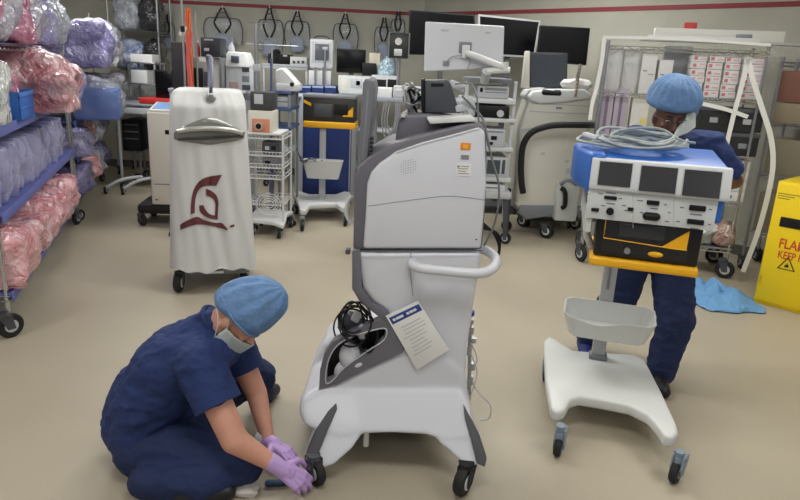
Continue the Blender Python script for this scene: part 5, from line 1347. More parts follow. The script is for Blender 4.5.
# blue cabinet and the small generator stand
bc = T('blue_cabinet', 'tall navy blue cabinet with a silver edge behind the small generator stand', 'cabinet', (A(325, 150, 7.2).x, 7.2, 0))
a_, b_, c_, d_ = bc.rect(301, 99, 351, 216, 0)
MB().bb(a_, b_, 0, .42, .08, d_, .015).build('body', M('cabinet_navy', (34, 54, 112), .45), bc.e)
e0 = bc.p(292.5, 160, -.02).x
MB().prism([Vector((e0, .12, .05)), Vector((a_+.02, -.02, .05)), Vector((a_+.02, .03, .05)), Vector((a_+.02, .4, .05)), Vector((e0, .4, .05))], (0, 0, d_-.03), .012, 3).build('silver_side', M('silver_panel', (176, 182, 190), .4, metal=.2), bc.e)
MB().prism([Vector((b_-.02, -.02, .05)), Vector((b_+.03, .08, .05)), Vector((b_+.03, .4, .05)), Vector((b_-.02, .4, .05))], (0, 0, d_-.03), .008).build('right_edge', MATS['silver_panel'], bc.e)
MB().bb(e0, b_+.03, .0, .42, d_, d_+.03, .01).build('top', LGREY, bc.e)
for (x, y) in ((e0+.04, .10), (b_-.04, .05), (e0+.04, .38), (b_-.04, .38)): caster(bc.e, (x, y, .04), .04, .03, (.7, .7, 0), top=.085)
gs = T('generator_stand', 'pale wheeled stand with a white basket in front of the blue cabinet', 'cart', (A(325, 200, 6.05).x, 6.05, 0))
def plan(pts, z): return [gs.f(x, y, z) for x, y in pts]
bs = plan([(294, 192), (300, 191), (310, 194), (335, 194), (344, 191), (350, 192), (350, 202), (347, 208), (341, 207), (336, 203), (310, 204), (306, 210), (300, 210), (298, 202)], .19)
MB().prism(bs, (0, 0, -.055), .012).build('base', WHITE, gs.e)
for (x, y) in ((302, 231), (345, 226)): g = gs.f(x, y); caster(gs.e, (g.x, g.y, .05), .05, .032, (.95, .2, 0), top=.14, fork=MGREY, hub=MGREY)
for (x, y) in ((297, 208), (347, 206)): g = gs.f(x, y); caster(gs.e, (g.x, g.y-.06, .05), .05, .032, (.95, .2, 0), top=.14, fork=MGREY, hub=MGREY)
pc = gs.f(322, 198, .19); zz1 = gs.p(322, 128, pc.y).z
MB().bb(pc.x-.032, pc.x+.032, pc.y-.02, pc.y+.03, .18, zz1, .006).build('column', LGREY, gs.e)
fy = pc.y-.08
a_, b_, c_, d_ = gs.rect(303, 122, 355.5, 128.5, fy)
MB().bb(a_, b_, fy, fy+.36, c_, d_, .012, 3).build('yellow_shelf', YELLOW, gs.e)
bx0, bx1, bz0, bz1 = gs.rect(303, 160, 343, 178, fy-.02)
m = MB(); 
def lp2(z, ins): 
    r = .03; P8 = []
    for (cx2, cy2, a0) in ((bx1-ins-r, fy-.10+ins*.5+r, -PI/2), (bx1-ins-r, fy+.06-ins*.3-r, 0), (bx0+ins+r, fy+.06-ins*.3-r, PI/2), (bx0+ins+r, fy-.10+ins*.5+r, PI)):
        for k in range(4): a = a0+PI/2*k/3; P8.append(Vector((cx2+r*math.cos(a), cy2+r*math.sin(a), z)))
    return P8
Ls = [lp2(bz0, .045), lp2(bz1, 0), lp2(bz1, .008), lp2(bz0+.01, .052)]
R4 = [[m.bm.verts.new(p) for p in L] for L in Ls]
for a, b in zip(R4, R4[1:]):
    for k in range(16): m.bm.faces.new((a[k], a[(k+1) % 16], b[(k+1) % 16], b[k]))
m.bm.faces.new(R4[0]); m.bm.faces.new(R4[-1]); bo_ = m.build('basket', WHITE, gs.e, flatdeg=50)
sg = T('small_generator', 'black generator with yellow corner flash on the small stand by the blue cabinet', 'generator', tuple(gs.loc+Vector(((a_+b_)/2, fy+.16, d_+.001))))
def pr(x0, y0, x1, y1): return gs.rect(x0, y0, x1, y1, fy)
A0, B0, C0, D0 = pr(303, 98, 355, 121.5); ofs = Vector(((a_+b_)/2, fy+.16, d_+.001))
def sb(m, n, mt): m.bm.transform(Matrix.Translation(-ofs)); return m.build(n, mt, sg.e)
sb(MB().bb(A0, B0, fy+.01, fy+.32, d_+.001, D0, .008), 'case', M('generator_brown_black', (48, 44, 42), .45))
sb(MB().bb(A0-.005, B0+.01, fy+.0, fy+.33, D0-.004, D0+.03, .008), 'lid', MGREY)
q0, q1, q2_, q3 = pr(314, 104, 332, 117); sb(MB().bb(q0, q1, fy+.002, fy+.014, q2_, q3, .002), 'left_display', DGREY)
q0, q1, q2_, q3 = pr(334, 104, 348, 115); sb(MB().bb(q0, q1, fy+.002, fy+.014, q2_, q3, .002), 'right_display', BLACK)
q0, q1, q2_, q3 = pr(342, 107, 353, 117); sb(MB().prism([Vector((q0, fy+.004, q2_)), Vector((q1, fy+.004, q2_)), Vector((q1, fy+.004, q3))], (0, .008, 0)), 'yellow_flash', YELLOW)
q0, q1, q2_, q3 = pr(303.5, 99.5, 311, 106); sb(MB().prism([Vector((q0, fy+.004, q3)), Vector((q0, fy+.004, q3-.03)), Vector((q1, fy+.004, q2_)), Vector((q1, fy+.004, q2_+.03))], (0, .008, 0)), 'yellow_stripe', YELLOW)
kc = T('lead_coil', 'dark leads draped over the white basket by the blue cabinet', 'cable', tuple(gs.loc+Vector((bx0+.05, fy-.1, bz1+.0))))
m = MB()
m.tube([(-.08, -.01, .06), (-.04, -.03, .0), (.05, -.03, .02), (.12, .02, -.02), (.16, .0, .01)], .006, 6, sm=6); m.tube([(-.07, -.01, .0), (-.02, -.03, -.02), (.04, -.02, .03), (.10, .0, .015)], .006, 6, sm=6); m.tube([(-.10, -.02, .12), (-.07, -.03, .05), (-.03, -.02, .01)], .007, 6, sm=6)
m.build('lead', DGREY, kc.e)
# ------------------------------------------------------------------ big monitors, endoscopy tower, console cart
def slab(name, label, quad, Y, dep, mat, scr=None, frame=0, stand_to=0, rotyaw=0, scrmat=None):
    """flat monitor; quad = four corners in picture order TL TR BR BL"""
    c = A(sum(q[0] for q in quad)/4, max(q[1] for q in quad), Y)
    t = T(name, label, 'monitor', (c.x, Y, 0))
    P4 = [t.p(x, y, 0) for x, y in quad]
    MB().prism(P4, (0, dep, 0), .008).build('housing', mat, t.e)
    if scr is not None:
        cc = sum(P4, Vector())/4; S4 = [cc+(p-cc)*Vector((scr, 1, scr*.98)) if False else Vector((cc.x+(p.x-cc.x)*scr, -.003, cc.z+(p.z-cc.z)*(scr-.03))) for p in P4]
        MB().prism(S4, (0, .006, 0)).build('screen', scrmat or SCREEN, t.e)
    zb = min(p.z for p in P4)
    MB().bb(-.03, .03, dep-.01, dep+.04, .10, zb+.12, .006).build('column', DGREY, t.e)
    MB().bb(-.26, .26, -.18, .32, .07, .11, .02).build('base', DGREY, t.e)
    for (x, y) in ((-.22, -.14), (.22, -.14), (-.22, .28), (.22, .28)): caster(t.e, (x, y, .035), .035, .025, (1, .2, 0), top=.075)
    t.P4 = P4; return t
slab('large_monitor', 'large black monitor partly hidden by the white-backed one', [(409, 10), (475, 14.5), (474, 56), (408, 54.5)], 7.5, .06, BLACK, .96)
t_ = slab('large_monitor', 'black monitor in a white frame right of the white-backed one', [(478, 14), (541, 20.5), (535, 58), (478, 55)], 7.4, .05, M('frame_white', (190, 192, 194), .5), .93)
t_ = slab('large_monitor', 'rightmost large black monitor, tilted, against the beige wall', [(540, 25), (590.5, 28), (586.5, 65.5), (537, 61)], 6.85, .05, BLACK, .96)
wm_ = T('white_backed_monitor', 'large white monitor seen from behind on a jointed arm', 'monitor', (A(465, 60, 5.9).x, 5.9, 0))
P4 = [wm_.p(x, y, 0) for x, y in ((425.5, 21.5), (504.5, 26), (503, 68), (424, 71.5))]
MW = M('monitor_back_white', (208, 210, 216), .45)
MB().prism(P4, (0, .045, 0), .012, 3).build('housing', MW, wm_.e)
MB().prism([Vector((P4[0].x+.02, .04, P4[0].z-.02)), Vector((P4[1].x-.02, .04, P4[1].z-.02)), Vector((P4[2].x-.02, .04, P4[2].z+.02)), Vector((P4[3].x+.02, .04, P4[3].z+.02))], (0, .008, 0)).build('screen', SCREEN, wm_.e)
feat(wm_, (459, 42, 471.5, 53), MGREY, 'mount_plate', -.012, .014); feat(wm_, (462, 45, 470, 58), WHITE, 'mount_joint', -.05, .045, .01)
feat(wm_, (443, 61, 449, 66), MGREY, 'connector', -.012, .014); feat(wm_, (485, 32, 491, 34), LGREY, 'vent', -.003, .004); feat(wm_, (441, 29, 449, 31.5), LGREY, 'vent', -.003, .004)
MB().tube([wm_.p(466, 53, -.05), wm_.p(478, 57, -.09), wm_.p(503, 67, -.10)], .028, 12).build('upper_arm', WHITE, wm_.e)
MB().tube([wm_.p(504, 62, -.08), wm_.p(504, 71, -.08)], .04, 14).build('elbow', WHITE, wm_.e)
MB().tube([wm_.p(510, 70, -.09), wm_.p(487, 71, -.08), wm_.p(484, 72, -.04)], .026, 12).build('lower_arm', WHITE, wm_.e)
e_ = wm_.p(487, 71, -.08); MB().cyl(e_, (e_.x, .05, wm_.p(487, 79, -.0).z-.02), .04).build('pivot', LGREY, wm_.e)
m = MB().tube([wm_.p(446, 63, -.02), wm_.p(452, 57, -.03), wm_.p(462, 56, -.04), wm_.p(470, 60, -.05), wm_.p(468, 70, -.05), wm_.p(480, 68, -.06), wm_.p(494, 66, -.09)], .0045, 6, sm=6); m.build('cable', MGREY, wm_.e)

# endoscopy tower cart beneath it
tcx = A(483, 150, 6.0)
et = T('endoscopy_tower', 'grey multi-shelf equipment tower right behind the robot cart', 'medical tower', (A(484, 150, 6.0).x, 6.0, 0))
def sh_(x0, x1, y0, y1, nm='shelf', mt=None, yl=-.04, dep=.5, bev=.008): return et.bx(MB(), x0, y0, x1, y1, yl, dep, bev).build(nm, mt or M('tower_white', (204, 208, 210), .45), et.e)
sh_(467, 512, 78, 83, 'top_deck', MGREY); sh_(462, 516, 98.5, 103.5); sh_(462, 516, 118, 122); sh_(462, 513, 147, 151); sh_(462, 511, 177.5, 181.5)
sh_(466, 512, 192, 199, 'base', LGREY, -.1, .62, .02)
for x in (464, 511.5):
    for y in (.0, .4): xx = et.p(x, 130, y).x; MB().bb(xx-.014, xx+.014, y-.01, y+.02, .2, et.p(490, 80, 0).z-.01, .003).build('post', LGREY, et.e)
bz = et.p(490, 199, -.1).z
for (x, y) in ((466, -.06), (509, -.06), (466, .45), (509, .45)): xx = et.p(x, 200, y).x; caster(et.e, (xx, y, .055), .055, .045, (.4, .9, 0), top=bz+.01, hub=LGREY)
def tdev(name, label, x0, y0, x1, y1, mt, fe, yl=-.02):
    zb = et.p((x0+x1)/2, y1, yl)
    t = T(name, label, 'medical machine', tuple(et.loc+Vector((zb.x, yl, zb.z))))
    a_, b_, c_, d_ = t.rect(x0, y0, x1, y1, 0); MB().bb(a_, b_, 0, .38, 0, d_, .006).build('case', mt, t.e)
    for (r, m2, nm) in fe: feat(t, r, m2, nm)
    return t
tdev('video_processor', 'grey video processor under the top deck of the equipment tower', 478, 86, 509, 98.2, LGREY, (((480, 88, 483, 92), BLACK, 'button'), ((485, 88, 507, 90.5), MGREY, 'slot'), ((485, 92, 507, 93), MGREY, 'slot')))
u1 = tdev('light_source', 'black light source with a round white knob on the equipment tower', 470, 105.5, 509.5, 117.7, BLACK, ())
c = u1.p(500, 115-1.5, 0); MB().cyl(c, c-Vector((0, .03, 0)), .032, n=18).build('knob', LGREY, u1.e)
tdev('camera_processor', 'pale unit with dark sockets on the middle shelf of the equipment tower', 476, 129, 505, 146.7, LGREY, (((491, 136, 497, 140), BLACK, 'socket'), ((489, 142, 493, 145), BLACK, 'socket'), ((485, 131, 503, 132.5), MGREY, 'slot')))
tdev('insufflator', 'pale unit with a dark square screen on the lower shelf of the equipment tower', 474, 157, 507, 177.2, LGREY, (((487, 160, 500, 174), M('teal_dark_screen', (70, 82, 84), .2), 'screen'), ((502, 160, 505, 174), DGREY, 'button_column')))
tdev('base_unit', 'white unit on the base of the equipment tower between the casters', 478, 181.8+3, 505, 191.8, WHITE, (((484, 187, 500, 188.5), MGREY, 'slot'),), yl=-.04)

# cream console cart with touch screen and black hose
cc = T('console_cart', 'cream wheeled console with a touch screen, a black hose and a side module', 'medical machine', tuple(Vector((G(552, 232).x, 6.25, 0))))
CC = M('console_cream', (216, 214, 204), .4)
def cp(l, y): return [cc.p(a, b, y) for a, b in l]
bod = [(516, 205), (519, 150), (521, 128), (527, 110), (531, 97), (590, 96), (591, 120), (586, 160), (583, 206), (575, 214), (560, 212), (530, 215), (520, 212)]
MB().prism(cp(bod, 0), (0, .48, 0), .03, 3).build('body', CC, cc.e)
MB().prism(cp([(518, 213), (526, 220), (545, 217), (575, 216), (582, 206), (520, 205)], -.02), (0, .5, 0), .01).build('base', MGREY, cc.e)
feat(cc, (531, 104, 589, 105), LGREY, 'seam', -.004); feat(cc, (529, 112, 589, 113), LGREY, 'seam', -.004)
MB().prism(cp([(520, 129), (586, 122), (586, 125), (520, 132)], -.004), (0, .01, 0)).build('cover_edge', LGREY, cc.e)
feat(cc, (541, 152, 545, 155), LGREY, 'badge'); feat(cc, (565, 139, 568, 150), CREAM, 'side_label'); feat(cc, (565, 160, 569, 163), LGREY, 'port'); feat(cc, (566, 168, 570, 173), LGREY, 'port'); feat(cc, (556, 107, 562, 109), MGREY, 'badge')
sm_ = MB(); cc.bx(sm_, 556, 184, 579, 222, -.10, .12, .03); so = sm_.build('side_module', M('module_grey_white', (196, 200, 198), .4), cc.e)
MB().tube([cc.p(561, 188, -.12), cc.p(565, 192, -.14), cc.p(565, 205, -.14), cc.p(562, 208, -.12)], .022, 10, sm=4).build('module_handle', BLACK, so)
MB().tube([cc.p(560, 184, -.1), cc.p(568, 180, -.12), cc.p(577, 184, -.1)], .02, 10, sm=4).build('module_latch', MGREY, so)
MB().tube([cc.p(612, 125.5, -.12), cc.p(585, 125, -.15), cc.p(560, 125, -.15), cc.p(545, 127, -.14), cc.p(531, 133, -.12), cc.p(523, 146, -.09), cc.p(521, 165, -.08), cc.p(521.5, 182, -.08), cc.p(523, 193, -.07)], .030, 12, sm=6).build('hose', RUBBER, cc.e)
MB().prism(cp([(528, 97), (532, 91), (548, 89), (585, 89), (592, 94), (592, 99), (560, 103), (540, 104), (530, 101)], -.03), (0, .5, 0), .02, 3).build('top_deck', WHITE, cc.e)
ts = MB(); c4 = cp([(529.5, 52), (568, 53), (567, 88.5), (529, 87)], .05)
so = ts.prism(c4, (0, .05, 0), .008).build('touch_screen_housing', M('screen_housing', (60, 62, 66), .4), cc.e)
ce_ = sum(c4, Vector())/4
MB().prism([Vector((ce_.x+(p.x-ce_.x)*.9, .045, ce_.z+(p.z-ce_.z)*.88)) for p in c4], (0, .006, 0)).build('touch_screen', M('touch_glass', (74, 80, 88), .1), so)
MB().prism(cp([(522, 88), (526, 51), (530, 51), (529.5, 88)], .04), (0, .09, 0), .006).build('screen_side', CREAM, cc.e)
x_ = cc.p(550, 88, .1).x; MB().bb(x_-.05, x_+.05, .08, .14, cc.p(550, 93, .1).z, cc.p(550, 80, .1).z, .01).build('screen_neck', CREAM, cc.e)
g1 = cc.f(541, 232); caster(cc.e, (g1.x, -.02, .075), .075, .05, (.55, .8, 0), top=.15, hub=WHITE)
for (x, y) in ((.30, .0), (-.28, .42), (.28, .42)): caster(cc.e, (x, y, .07), .07, .05, (.6, .7, 0), top=.15, hub=WHITE)
zt2 = cc.p(560, 90, .1).z
k = T('hand_control', 'black hand control lying on top of the cream console', 'hand control', tuple(cc.loc+cc.p(551, 95, -.0))); MB().cap((-.07, -.02, .022), (.07, -.03, .018), .028, .02).build('handle', BLACK, k.e); MB().box((.05, -.02, .04), (.06, .04, .02), None, .006).build('trigger', DGREY, k.e)
k = T('folded_towel', 'white folded towel on the right end of the cream console', 'towel', tuple(cc.loc+cc.p(577, 90, .0)+Vector((0, .12, .0)))); m = MB(); crumple(m, (0, 0, .05), (.30, .26, .11), 501, .14, 3, .5); m.build('towel', M('towel_white', (226, 226, 222), .9), k.e)
k = T('jointed_rod', 'thin beige jointed rod standing upright on the cream console', 'rod', tuple(cc.loc+cc.p(575, 97, -.03))); H_ = cc.p(577.5, 64, -.03).z-cc.p(575, 97, -.03).z
MB().cyl((0, 0, 0), (.015, 0, H_), .012).build('rod', M('rod_beige', (158, 146, 126), .5), k.e)
m = MB()
for j in range(9): m.ell((.0015*j+.001, 0, .02+j*H_/9), (.016, .016, .013), sub=2)
fuse(m, 'beads', M('bead_grey', (128, 120, 106), .5), k.e, voxel=.006, smooth=1)
MB().tube([(.015, 0, H_), (.0, 0, H_*.9), (-.012, -.01, H_*.55), (0, -.015, H_*.5)], .007, 6, sm=5).build('hook', MGREY, k.e)

# ------------------------------------------------------------------ covered wire rack at the right
q0, q1 = A(604, 60, 5.45), A(770, 60, 5.15)
d_ = (Vector((q1.x, q1.y, 0))-Vector((q0.x, q0.y, 0))); LR = d_.length; angr = math.atan2(d_.y, d_.x)
HR = 1.86
fr = T('dummy', 'x y z w', 'x', (q0.x, q0.y, 0), angr); bpy.data.objects.remove(fr.e)
z2 = fr.p(725, 99, 0).z; z3 = fr.p(735, 157, 0).z; z4 = fr.p(735, 203, 0).z; z5 = fr.p(720, 249, 0).z
rr_ = rack('wire_shelving_rack', 'wheeled wire rack under a clear cover at the right, behind the standing person', 'shelving', (q0.x, q0.y, 0), angr, LR, .5, HR, (HR-.03, z2, z3, z4, z5), cr=.075, post_z0=.17)
MB().bb(.01, LR-.01, 0, .5, z5+.004, z5+.012).build('solid_base_shelf', STEEL, rr_.e)
COVER = M('clear_cover_film', (150, 152, 152), .08, alpha=.08, bump=.6, bscale=5, spec=1)
TAPE = M('white_zip_tape', (226, 226, 222), .6)
cv = T('rack_cover', 'clear plastic cover with white zip tapes draped over the right-hand wire rack', 'cover', (q0.x, q0.y, 0), angr)
def wob(x, z, s=0): return .018*noise.noise(Vector((x*3, z*1.5, s)))+.01*noise.noise(Vector((x*9, z*2, s+3)))
MB().grid(lambda u, v: (-.03+(LR+.05)*u, -.05+wob(u*LR, v*2, 1)-.03*(1-v), .62+(HR+.03-.62)*v), 40, 30).build('front_sheet', COVER, cv.e, flatdeg=180)
MB().grid(lambda u, v: (LR+.045+.05*(1-v)+wob(u, v*2, 5)*1.5, -.05-.03*(1-v)+.6*u, .12+(HR+.03-.12)*v), 20, 30).build('side_sheet', COVER, cv.e, flatdeg=180)
MB().grid(lambda u, v: (-.035+wob(u, v*2, 9), -.05+.6*u, .3+(HR+.03-.3)*v), 16, 24).build('side_sheet', COVER, cv.e, flatdeg=180)
MB().grid(lambda u, v: (-.03+(LR+.075)*u, -.05+.6*v, HR+.028+.004*math.sin(9*u)), 24, 10).build('top_sheet', COVER, cv.e, flatdeg=180)
def tape(pts, w_, nm='zip_tape', yl=-.085):
    P_ = smooth_path([cv.p(x, y, yl) for x, y in pts], 6); m = MB()
    for a, b in zip(P_, P_[1:]):
        n_ = (b-a); n_ = Vector((n_.z, 0, -n_.x)).normalized()*w_/2
        m.prism([a-n_, a+n_, b+n_, b-n_], (0, .004, 0))
    return m.build(nm, TAPE, cv.e)
tape([(749, 57), (742, 85), (733, 118), (725, 152)], .034); tape([(748, 58), (753, 80), (762, 108), (771, 138), (773, 165), (768, 195), (757, 235), (743, 272)], .038)
tape([(604, 38), (602, 60), (597, 85), (592, 105), (590, 120)], .03); tape([(699, 103), (725, 109), (748, 117)], .03)
tape([(603, 37), (680, 39), (771, 45)], .022)
def pk(name, label, cat, x0, y0, x1, y1, yl, dep, mat, feats=(), group=None, inset=None, bev=.004, zlock=None):
    b = rr_.p((x0+x1)/2, y1, yl); z = zlock if zlock is not None else b.z
    t = T(name, label, cat, tuple(rr_.loc+rr_.R @ Vector((b.x, yl, z))), angr, group)
    a_, b_, c_, dd = t.rect(x0, y0, x1, y1, 0); m = MB().bb(a_, b_, 0, dep, 0, dd, bev); m.build('box', mat, t.e)
    for r, mt, nm in feats: feat(t, r, mt, nm, -.002, .004, 0)
    return t
PW = M('box_white_card', (222, 220, 220), .6); PR = M('box_red_print', (204, 110, 122), .6); PG = M('box_grey_print', (150, 150, 156), .6)
# white and red glove boxes in stacks on the upper shelf
rows = [(0, 'lowest'), (1, 'second'), (2, 'third'), (3, 'fourth'), (4, 'fifth'), (5, 'topmost')]
cols = [(691, 706, 'left'), (707, 723, 'second'), (724, 740, 'third'), (742, 766, 'right-hand')]
zt_ = z2+.006; hh = (HR-.03-z2-.045)/6
first = None
for ci, (xa, xb, cn) in enumerate(cols):
    xl, xr = rr_.p(xa, 70, .03).x, rr_.p(xb, 70, .03).x
    for ri, rn in rows:
        random.seed(ci*10+ri)
        loc = rr_.loc+rr_.R @ Vector(((xl+xr)/2+random.uniform(-.004, .004), .03+random.uniform(0, .012), zt_+ri*hh))
        t = T('glove_box', 'white box with red print, %s one in the %s stack on the covered rack' % (rn, cn), 'box', tuple(loc), angr, 'white and red boxes on the covered rack')
        w_ = xr-xl-.006
        MB().bb(-w_/2, w_/2, 0, .26, 0, hh-.003, .002).build('box', PW, t.e)
        m = MB()
        m.bb(-w_*.42, -w_*.18, -.0015, .002, hh*.25, hh*.72); MB
        o = m.build('red_print', PR, t.e)
        MB().bb(w_*.02, w_*.40, -.0015, .002, hh*(.3 if ri % 2 else .55), hh*(.48 if ri % 2 else .73)).build('pink_band', M('box_pink_print', (220, 160, 168), .6), t.e)
red = None
# clear-bagged white packs to the left
for k, (a, lb) in enumerate((((607, 47, 622, 78), 'white bagged pack on the covered rack, by its left post'), ((624, 46, 638, 80), 'white bagged pack on the covered rack, second from the left post'), ((641, 54, 656, 86), 'white carton leaning on the covered rack left of the blue cap'), ((658, 60, 672, 88), 'white carton on the covered rack above the blue cap'))):
    x0, y0, x1, y1 = a; t = pk('white_pack', lb, 'supply pack', x0, y0, x1, y1, .05+.02*(k % 2), .25, PW, (((x0+2, (y0+y1)/2, x0+6, (y0+y1)/2+1.5), PG, 'print'), ((x0+7, (y0+y1)/2+4, x1-2, (y0+y1)/2+5), PG, 'print_line')), zlock=z2+.006, group=None)
    if k < 2: m = MB(); crumple(m, (0, .12, (t.p((x0+x1)/2, y0, 0).z)/2), (.17, .30, t.p((x0+x1)/2, y0, 0).z*1.05), 600+k, .12, 3, .6); m.build('bag', M('thin_clear_bag', (220, 222, 222), .12, alpha=.35, bump=.9, bscale=14, spec=.8), t.e)
t = pk('grey_carton', 'large grey carton at the back of the covered rack upper shelf', 'box', 663, 46, 690, 90, .28, .18, M('carton_grey', (138, 142, 144), .6), zlock=z2+.006)
# second shelf
LAV = M('lavender_card', (176, 164, 180), .6)
for k, (x0, x1, lb) in enumerate(((600, 613, 'lavender printed pack standing on the second shelf, touching the left post'), (614, 627, 'lavender printed pack standing on the second shelf, right of its twin'))):
    t = pk('lavender_pack', lb, 'supply pack', x0, 89, x1, 124, .05, .22, LAV, (), zlock=z3+.006)
    z_t = t.p((x0+x1)/2, 89, 0).z
    m = MB()
    for j in range(6): c = t.p((x0+x1)/2-2+(j % 2)*4, 93+j*5, 0); m.bb(c.x-.008, c.x+.008, -.002, .002, c.z-.006, c.z+.006)
    m2 = MB(); c = t.p((x0+x1)/2, 106, 0); m2.bb(c.x-.012, c.x+.012, -.002, .003, .12, z_t*.9); m2.build('print_column', M('lavender_print', (120, 104, 130), .6), t.e); m.bm.free()
t = pk('yellowed_box', 'cream box with a yellow edge on the covered rack left of the standing face', 'box', 631, 98, 648, 128, .05, .22, CREAM, (((634, 104, 638, 126), WHITE, 'panel'), ((640, 118, 646, 124), M('pale_yellow', (222, 206, 120), .6), 'yellow_mark')), zlock=z3+.006)
BB = M('black_bin', (17, 17, 20), .6, spec=.2)
for k, (a, lb) in enumerate((((699, 113, 727, 131), 'black bin on the covered rack, upper left of the dark bins'), ((729, 116, 757, 134), 'black bin on the covered rack, upper right of the dark bins'))):
    pass
hb = (z2-.04-z3)/2
for k, (xa, xb, lv, lb) in enumerate(((697, 727, 0, 'black bin at the lower left of the dark bins on the covered rack'), (729, 762, 0, 'black bin at the lower right of the dark bins on the covered rack'), (697, 727, 1, 'black bin at the upper left of the dark bins on the covered rack'), (729, 762, 1, 'black bin at the upper right of the dark bins on the covered rack'))):
    xl, xr = rr_.p(xa, 130, .03).x, rr_.p(xb, 130, .03).x
    t = T('black_bin', lb, 'bin', tuple(rr_.loc+rr_.R @ Vector(((xl+xr)/2, .03, z3+.006+lv*(hb-.012)))), angr, 'black bins on the covered rack'); w_ = (xr-xl)/2-.004
    MB().bb(-w_, w_, 0, .36, 0, hb-.022, .01).build('bin', BB, t.e); MB().bb(-w_-.002, w_+.002, -.006, .0, hb-.05, hb-.022, .002).build('rim', DGREY, t.e); MB().bb(-.03, .03, -.004, .002, hb*.3, hb*.5, .001).build('label', LGREY if lv else MGREY, t.e)
# third shelf: flat white cartons
hs = (z3-.04-z4)/4
for j in range(4):
    for ci, (xa, xb, cn) in enumerate(((700, 724, 'left'), (726, 748, 'right'))):
        xl, xr = rr_.p(xa, 180, .03).x, rr_.p(xb, 180, .03).x
        t = T('flat_carton', 'flat white carton in the %s pile of the third shelf, %s' % (cn, ('at the bottom', 'second from the bottom', 'third from the bottom', 'on top')[j]), 'box', tuple(rr_.loc+rr_.R @ Vector(((xl+xr)/2, .03, z4+.006+j*hs))), angr, 'flat white cartons on the covered rack'); w_ = (xr-xl)/2-.006
        MB().bb(-w_, w_, 0, .28, 0, hs-.004, .002).build('box', PW, t.e); MB().bb(-w_*.6, -w_*.2, -.002, .001, hs*.3, hs*.6).build('print', DGREY, t.e)
# bottom: crinkled clear packs
for k, (x, w_, lb, mt) in enumerate(((.95, .26, 'crinkled white clear pack on the bottom shelf of the covered rack, left one', BAGW), (1.14, .20, 'pinkish brown pack on the bottom shelf of the covered rack, near the right post', plastic_bag('brown_wrap', (156, 112, 98), (190, 170, 160), 1)))):
    lump('wrapped_bundle', lb, 'supply bag', mt, rr_, (x, .16, z5+.014), (w_, .32, .20), 700+k, None, amp=.2, sub=3)
# things lying on top of the rack
t = pk('foam_board', 'long white panel lying on top of the covered rack', 'board', 655, 29.5, 786, 33.5, .25, .12, M('panel_white', (222, 222, 216), .5), zlock=HR+.05); MB().bb(*[v for v in (t.p(700, 31, 0).x-.45, t.p(700, 31, 0).x+.85, .0, .12)], -.018, .001, .003).build('backing', LGREY, t.e)
t = pk('foam_board', 'shorter white strip lying in front on top of the covered rack', 'board', 648, 36.5, 760, 40.5, .02, .08, M('strip_white', (212, 214, 214), .5), zlock=HR+.034)
t = pk('red_pouch', 'small red pouch on top of the long white panel', 'pouch', 685, 26.5, 697, 29, .27, .08, RED, zlock=HR+.05+.0)
t.e.location.z = HR+.05+(rr_.p(720, 29.5, .25).z-rr_.p(720, 33.5, .25).z)+.001
t = pk('grey_block', 'small grey block on the shorter white strip', 'block', 738, 32, 753, 36, .04, .06, MGREY); t.e.location.z = HR+.034+(rr_.p(704, 36.5, .02).z-rr_.p(704, 40.5, .02).z)+.001

# ------------------------------------------------------------------ further rack at the right edge, in clear film
o2 = Vector((3.02, 5.50, 0))
r2 = rack('wire_shelving_rack', 'steel rack behind the yellow cabinet with brown and tan boxes in clear film', 'shelving', tuple(o2), ang, 1.1, .42, 1.80, (.35, .85, 1.28, 1.77), mat=STEEL)
def bk2(name, label, cat, x0, x1, z0, h_, mat, y=.03, dep=.33, rim=None):
    t = T(name, label, cat, tuple(r2.loc+r2.R @ Vector(((x0+x1)/2, y, z0+.006))), ang); w_ = (x1-x0)/2
    MB().bb(-w_, w_, 0, dep, 0, h_, .006).build('box', mat, t.e)
    if rim: m = MB().tube([(-w_, -.006, .01), (w_, -.006, .01), (w_, -.006, h_-.01), (-w_, -.006, h_-.01)], .010, 6, closed=True); m.build('rim', rim, t.e)
    return t
bk2('brown_box', 'red-brown box on the upper shelf behind the yellow cabinet', 'box', .03, .50, 1.28+.17, .25, M('red_brown_card', (142, 92, 76), .7)); bk2('tan_box', 'low tan box under the red-brown box on the far right rack', 'box', .03, .50, 1.28, .164, M('tan_card', (160, 146, 120), .7))
bk2('brown_box', 'dark brown box on the far right rack at the picture edge', 'box', .53, 1.0, 1.28+.0, .34, M('dark_brown_card', (112, 76, 62), .7))
bk2('clear_bin', 'clear bin with a pale rim on the far right rack', 'bin', .42, .88, .85, .34, M('clear_bin_plastic', (164, 164, 150), .3, alpha=.6), rim=M('pale_rim', (206, 206, 190), .5))
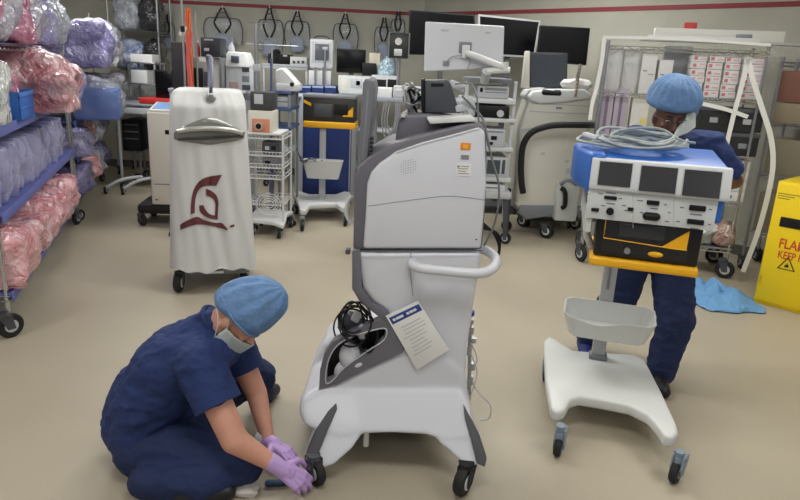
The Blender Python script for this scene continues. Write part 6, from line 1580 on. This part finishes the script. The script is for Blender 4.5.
bk2('tan_box', 'tan box left of the clear bin on the far right rack', 'box', .04, .38, .85, .30, M('tan_card2', (146, 136, 112), .7)); bk2('tan_box', 'wide tan box on the lowest shelf of the far right rack', 'box', .05, .6, .35, .34, M('tan_card3', (134, 124, 102), .7))
c2 = T('rack_cover', 'clear film cover hanging over the rack behind the yellow cabinet', 'cover', tuple(o2), ang)
MB().grid(lambda u, v: (-.04+1.2*u, -.05+wob(u*1.2, v*2, 15)*1.3, .25+1.56*v), 30, 30).build('front_sheet', COVER, c2.e, flatdeg=180)
MB().grid(lambda u, v: (-.045+wob(u, v*2, 19)*1.3, -.05+.5*u, .25+1.56*v), 16, 30).build('side_sheet', COVER, c2.e, flatdeg=180)
# blue disposable gown on the floor
bg = T('crumpled_gown', 'crumpled light blue disposable gown on the floor beside the yellow cabinet', 'gown', tuple(G(711, 298)))
def gf(u, v):
    x = (u-.5)*.62; y = (v-.5)*.66; r = math.hypot((u-.5)*2, (v-.5)*2)
    e = 1+.25*noise.noise(Vector((u*4, v*4, 2)))
    h = max(0, 1-r**2)*.07+.05*max(0, 1-r)*abs(noise.noise(Vector((x*9, y*9, 3))))*3+.018*abs(noise.noise(Vector((x*25, y*22, 8))))
    sq = 1/max(1, r) if r > 1 else 1
    return Vector((x*sq*e+.10*(.5-v), y*sq*e, .006+h))
MB().grid(gf, 60, 60).build('gown', M('gown_blue', (106, 158, 206), .75, bump=.2, bscale=80), bg.e, flatdeg=50, solid=.003)
# wipe and small bits on the floor by the seated person
wp_ = T('crumpled_wipe', 'crumpled white wipe on the floor by the lilac gloves', 'wipe', tuple(G(245, 494)))
m = MB(); crumple(m, (0, 0, .02), (.10, .06, .04), 801, .25, 3, .3); m.build('wipe', M('wipe_white', (226, 220, 216), .8), wp_.e)
tl = T('hand_tool', 'small dark blue hand tool on the floor below the far lilac glove', 'tool', tuple(G(276, 487)))
MB().cap((-.03, 0, .015), (.035, .01, .015), .014, .012).build('grip', M('tool_blue', (30, 52, 90), .5), tl.e); MB().cap((.035, .01, .014), (.075, .015, .012), .006, .005).build('tip', BLACK, tl.e)
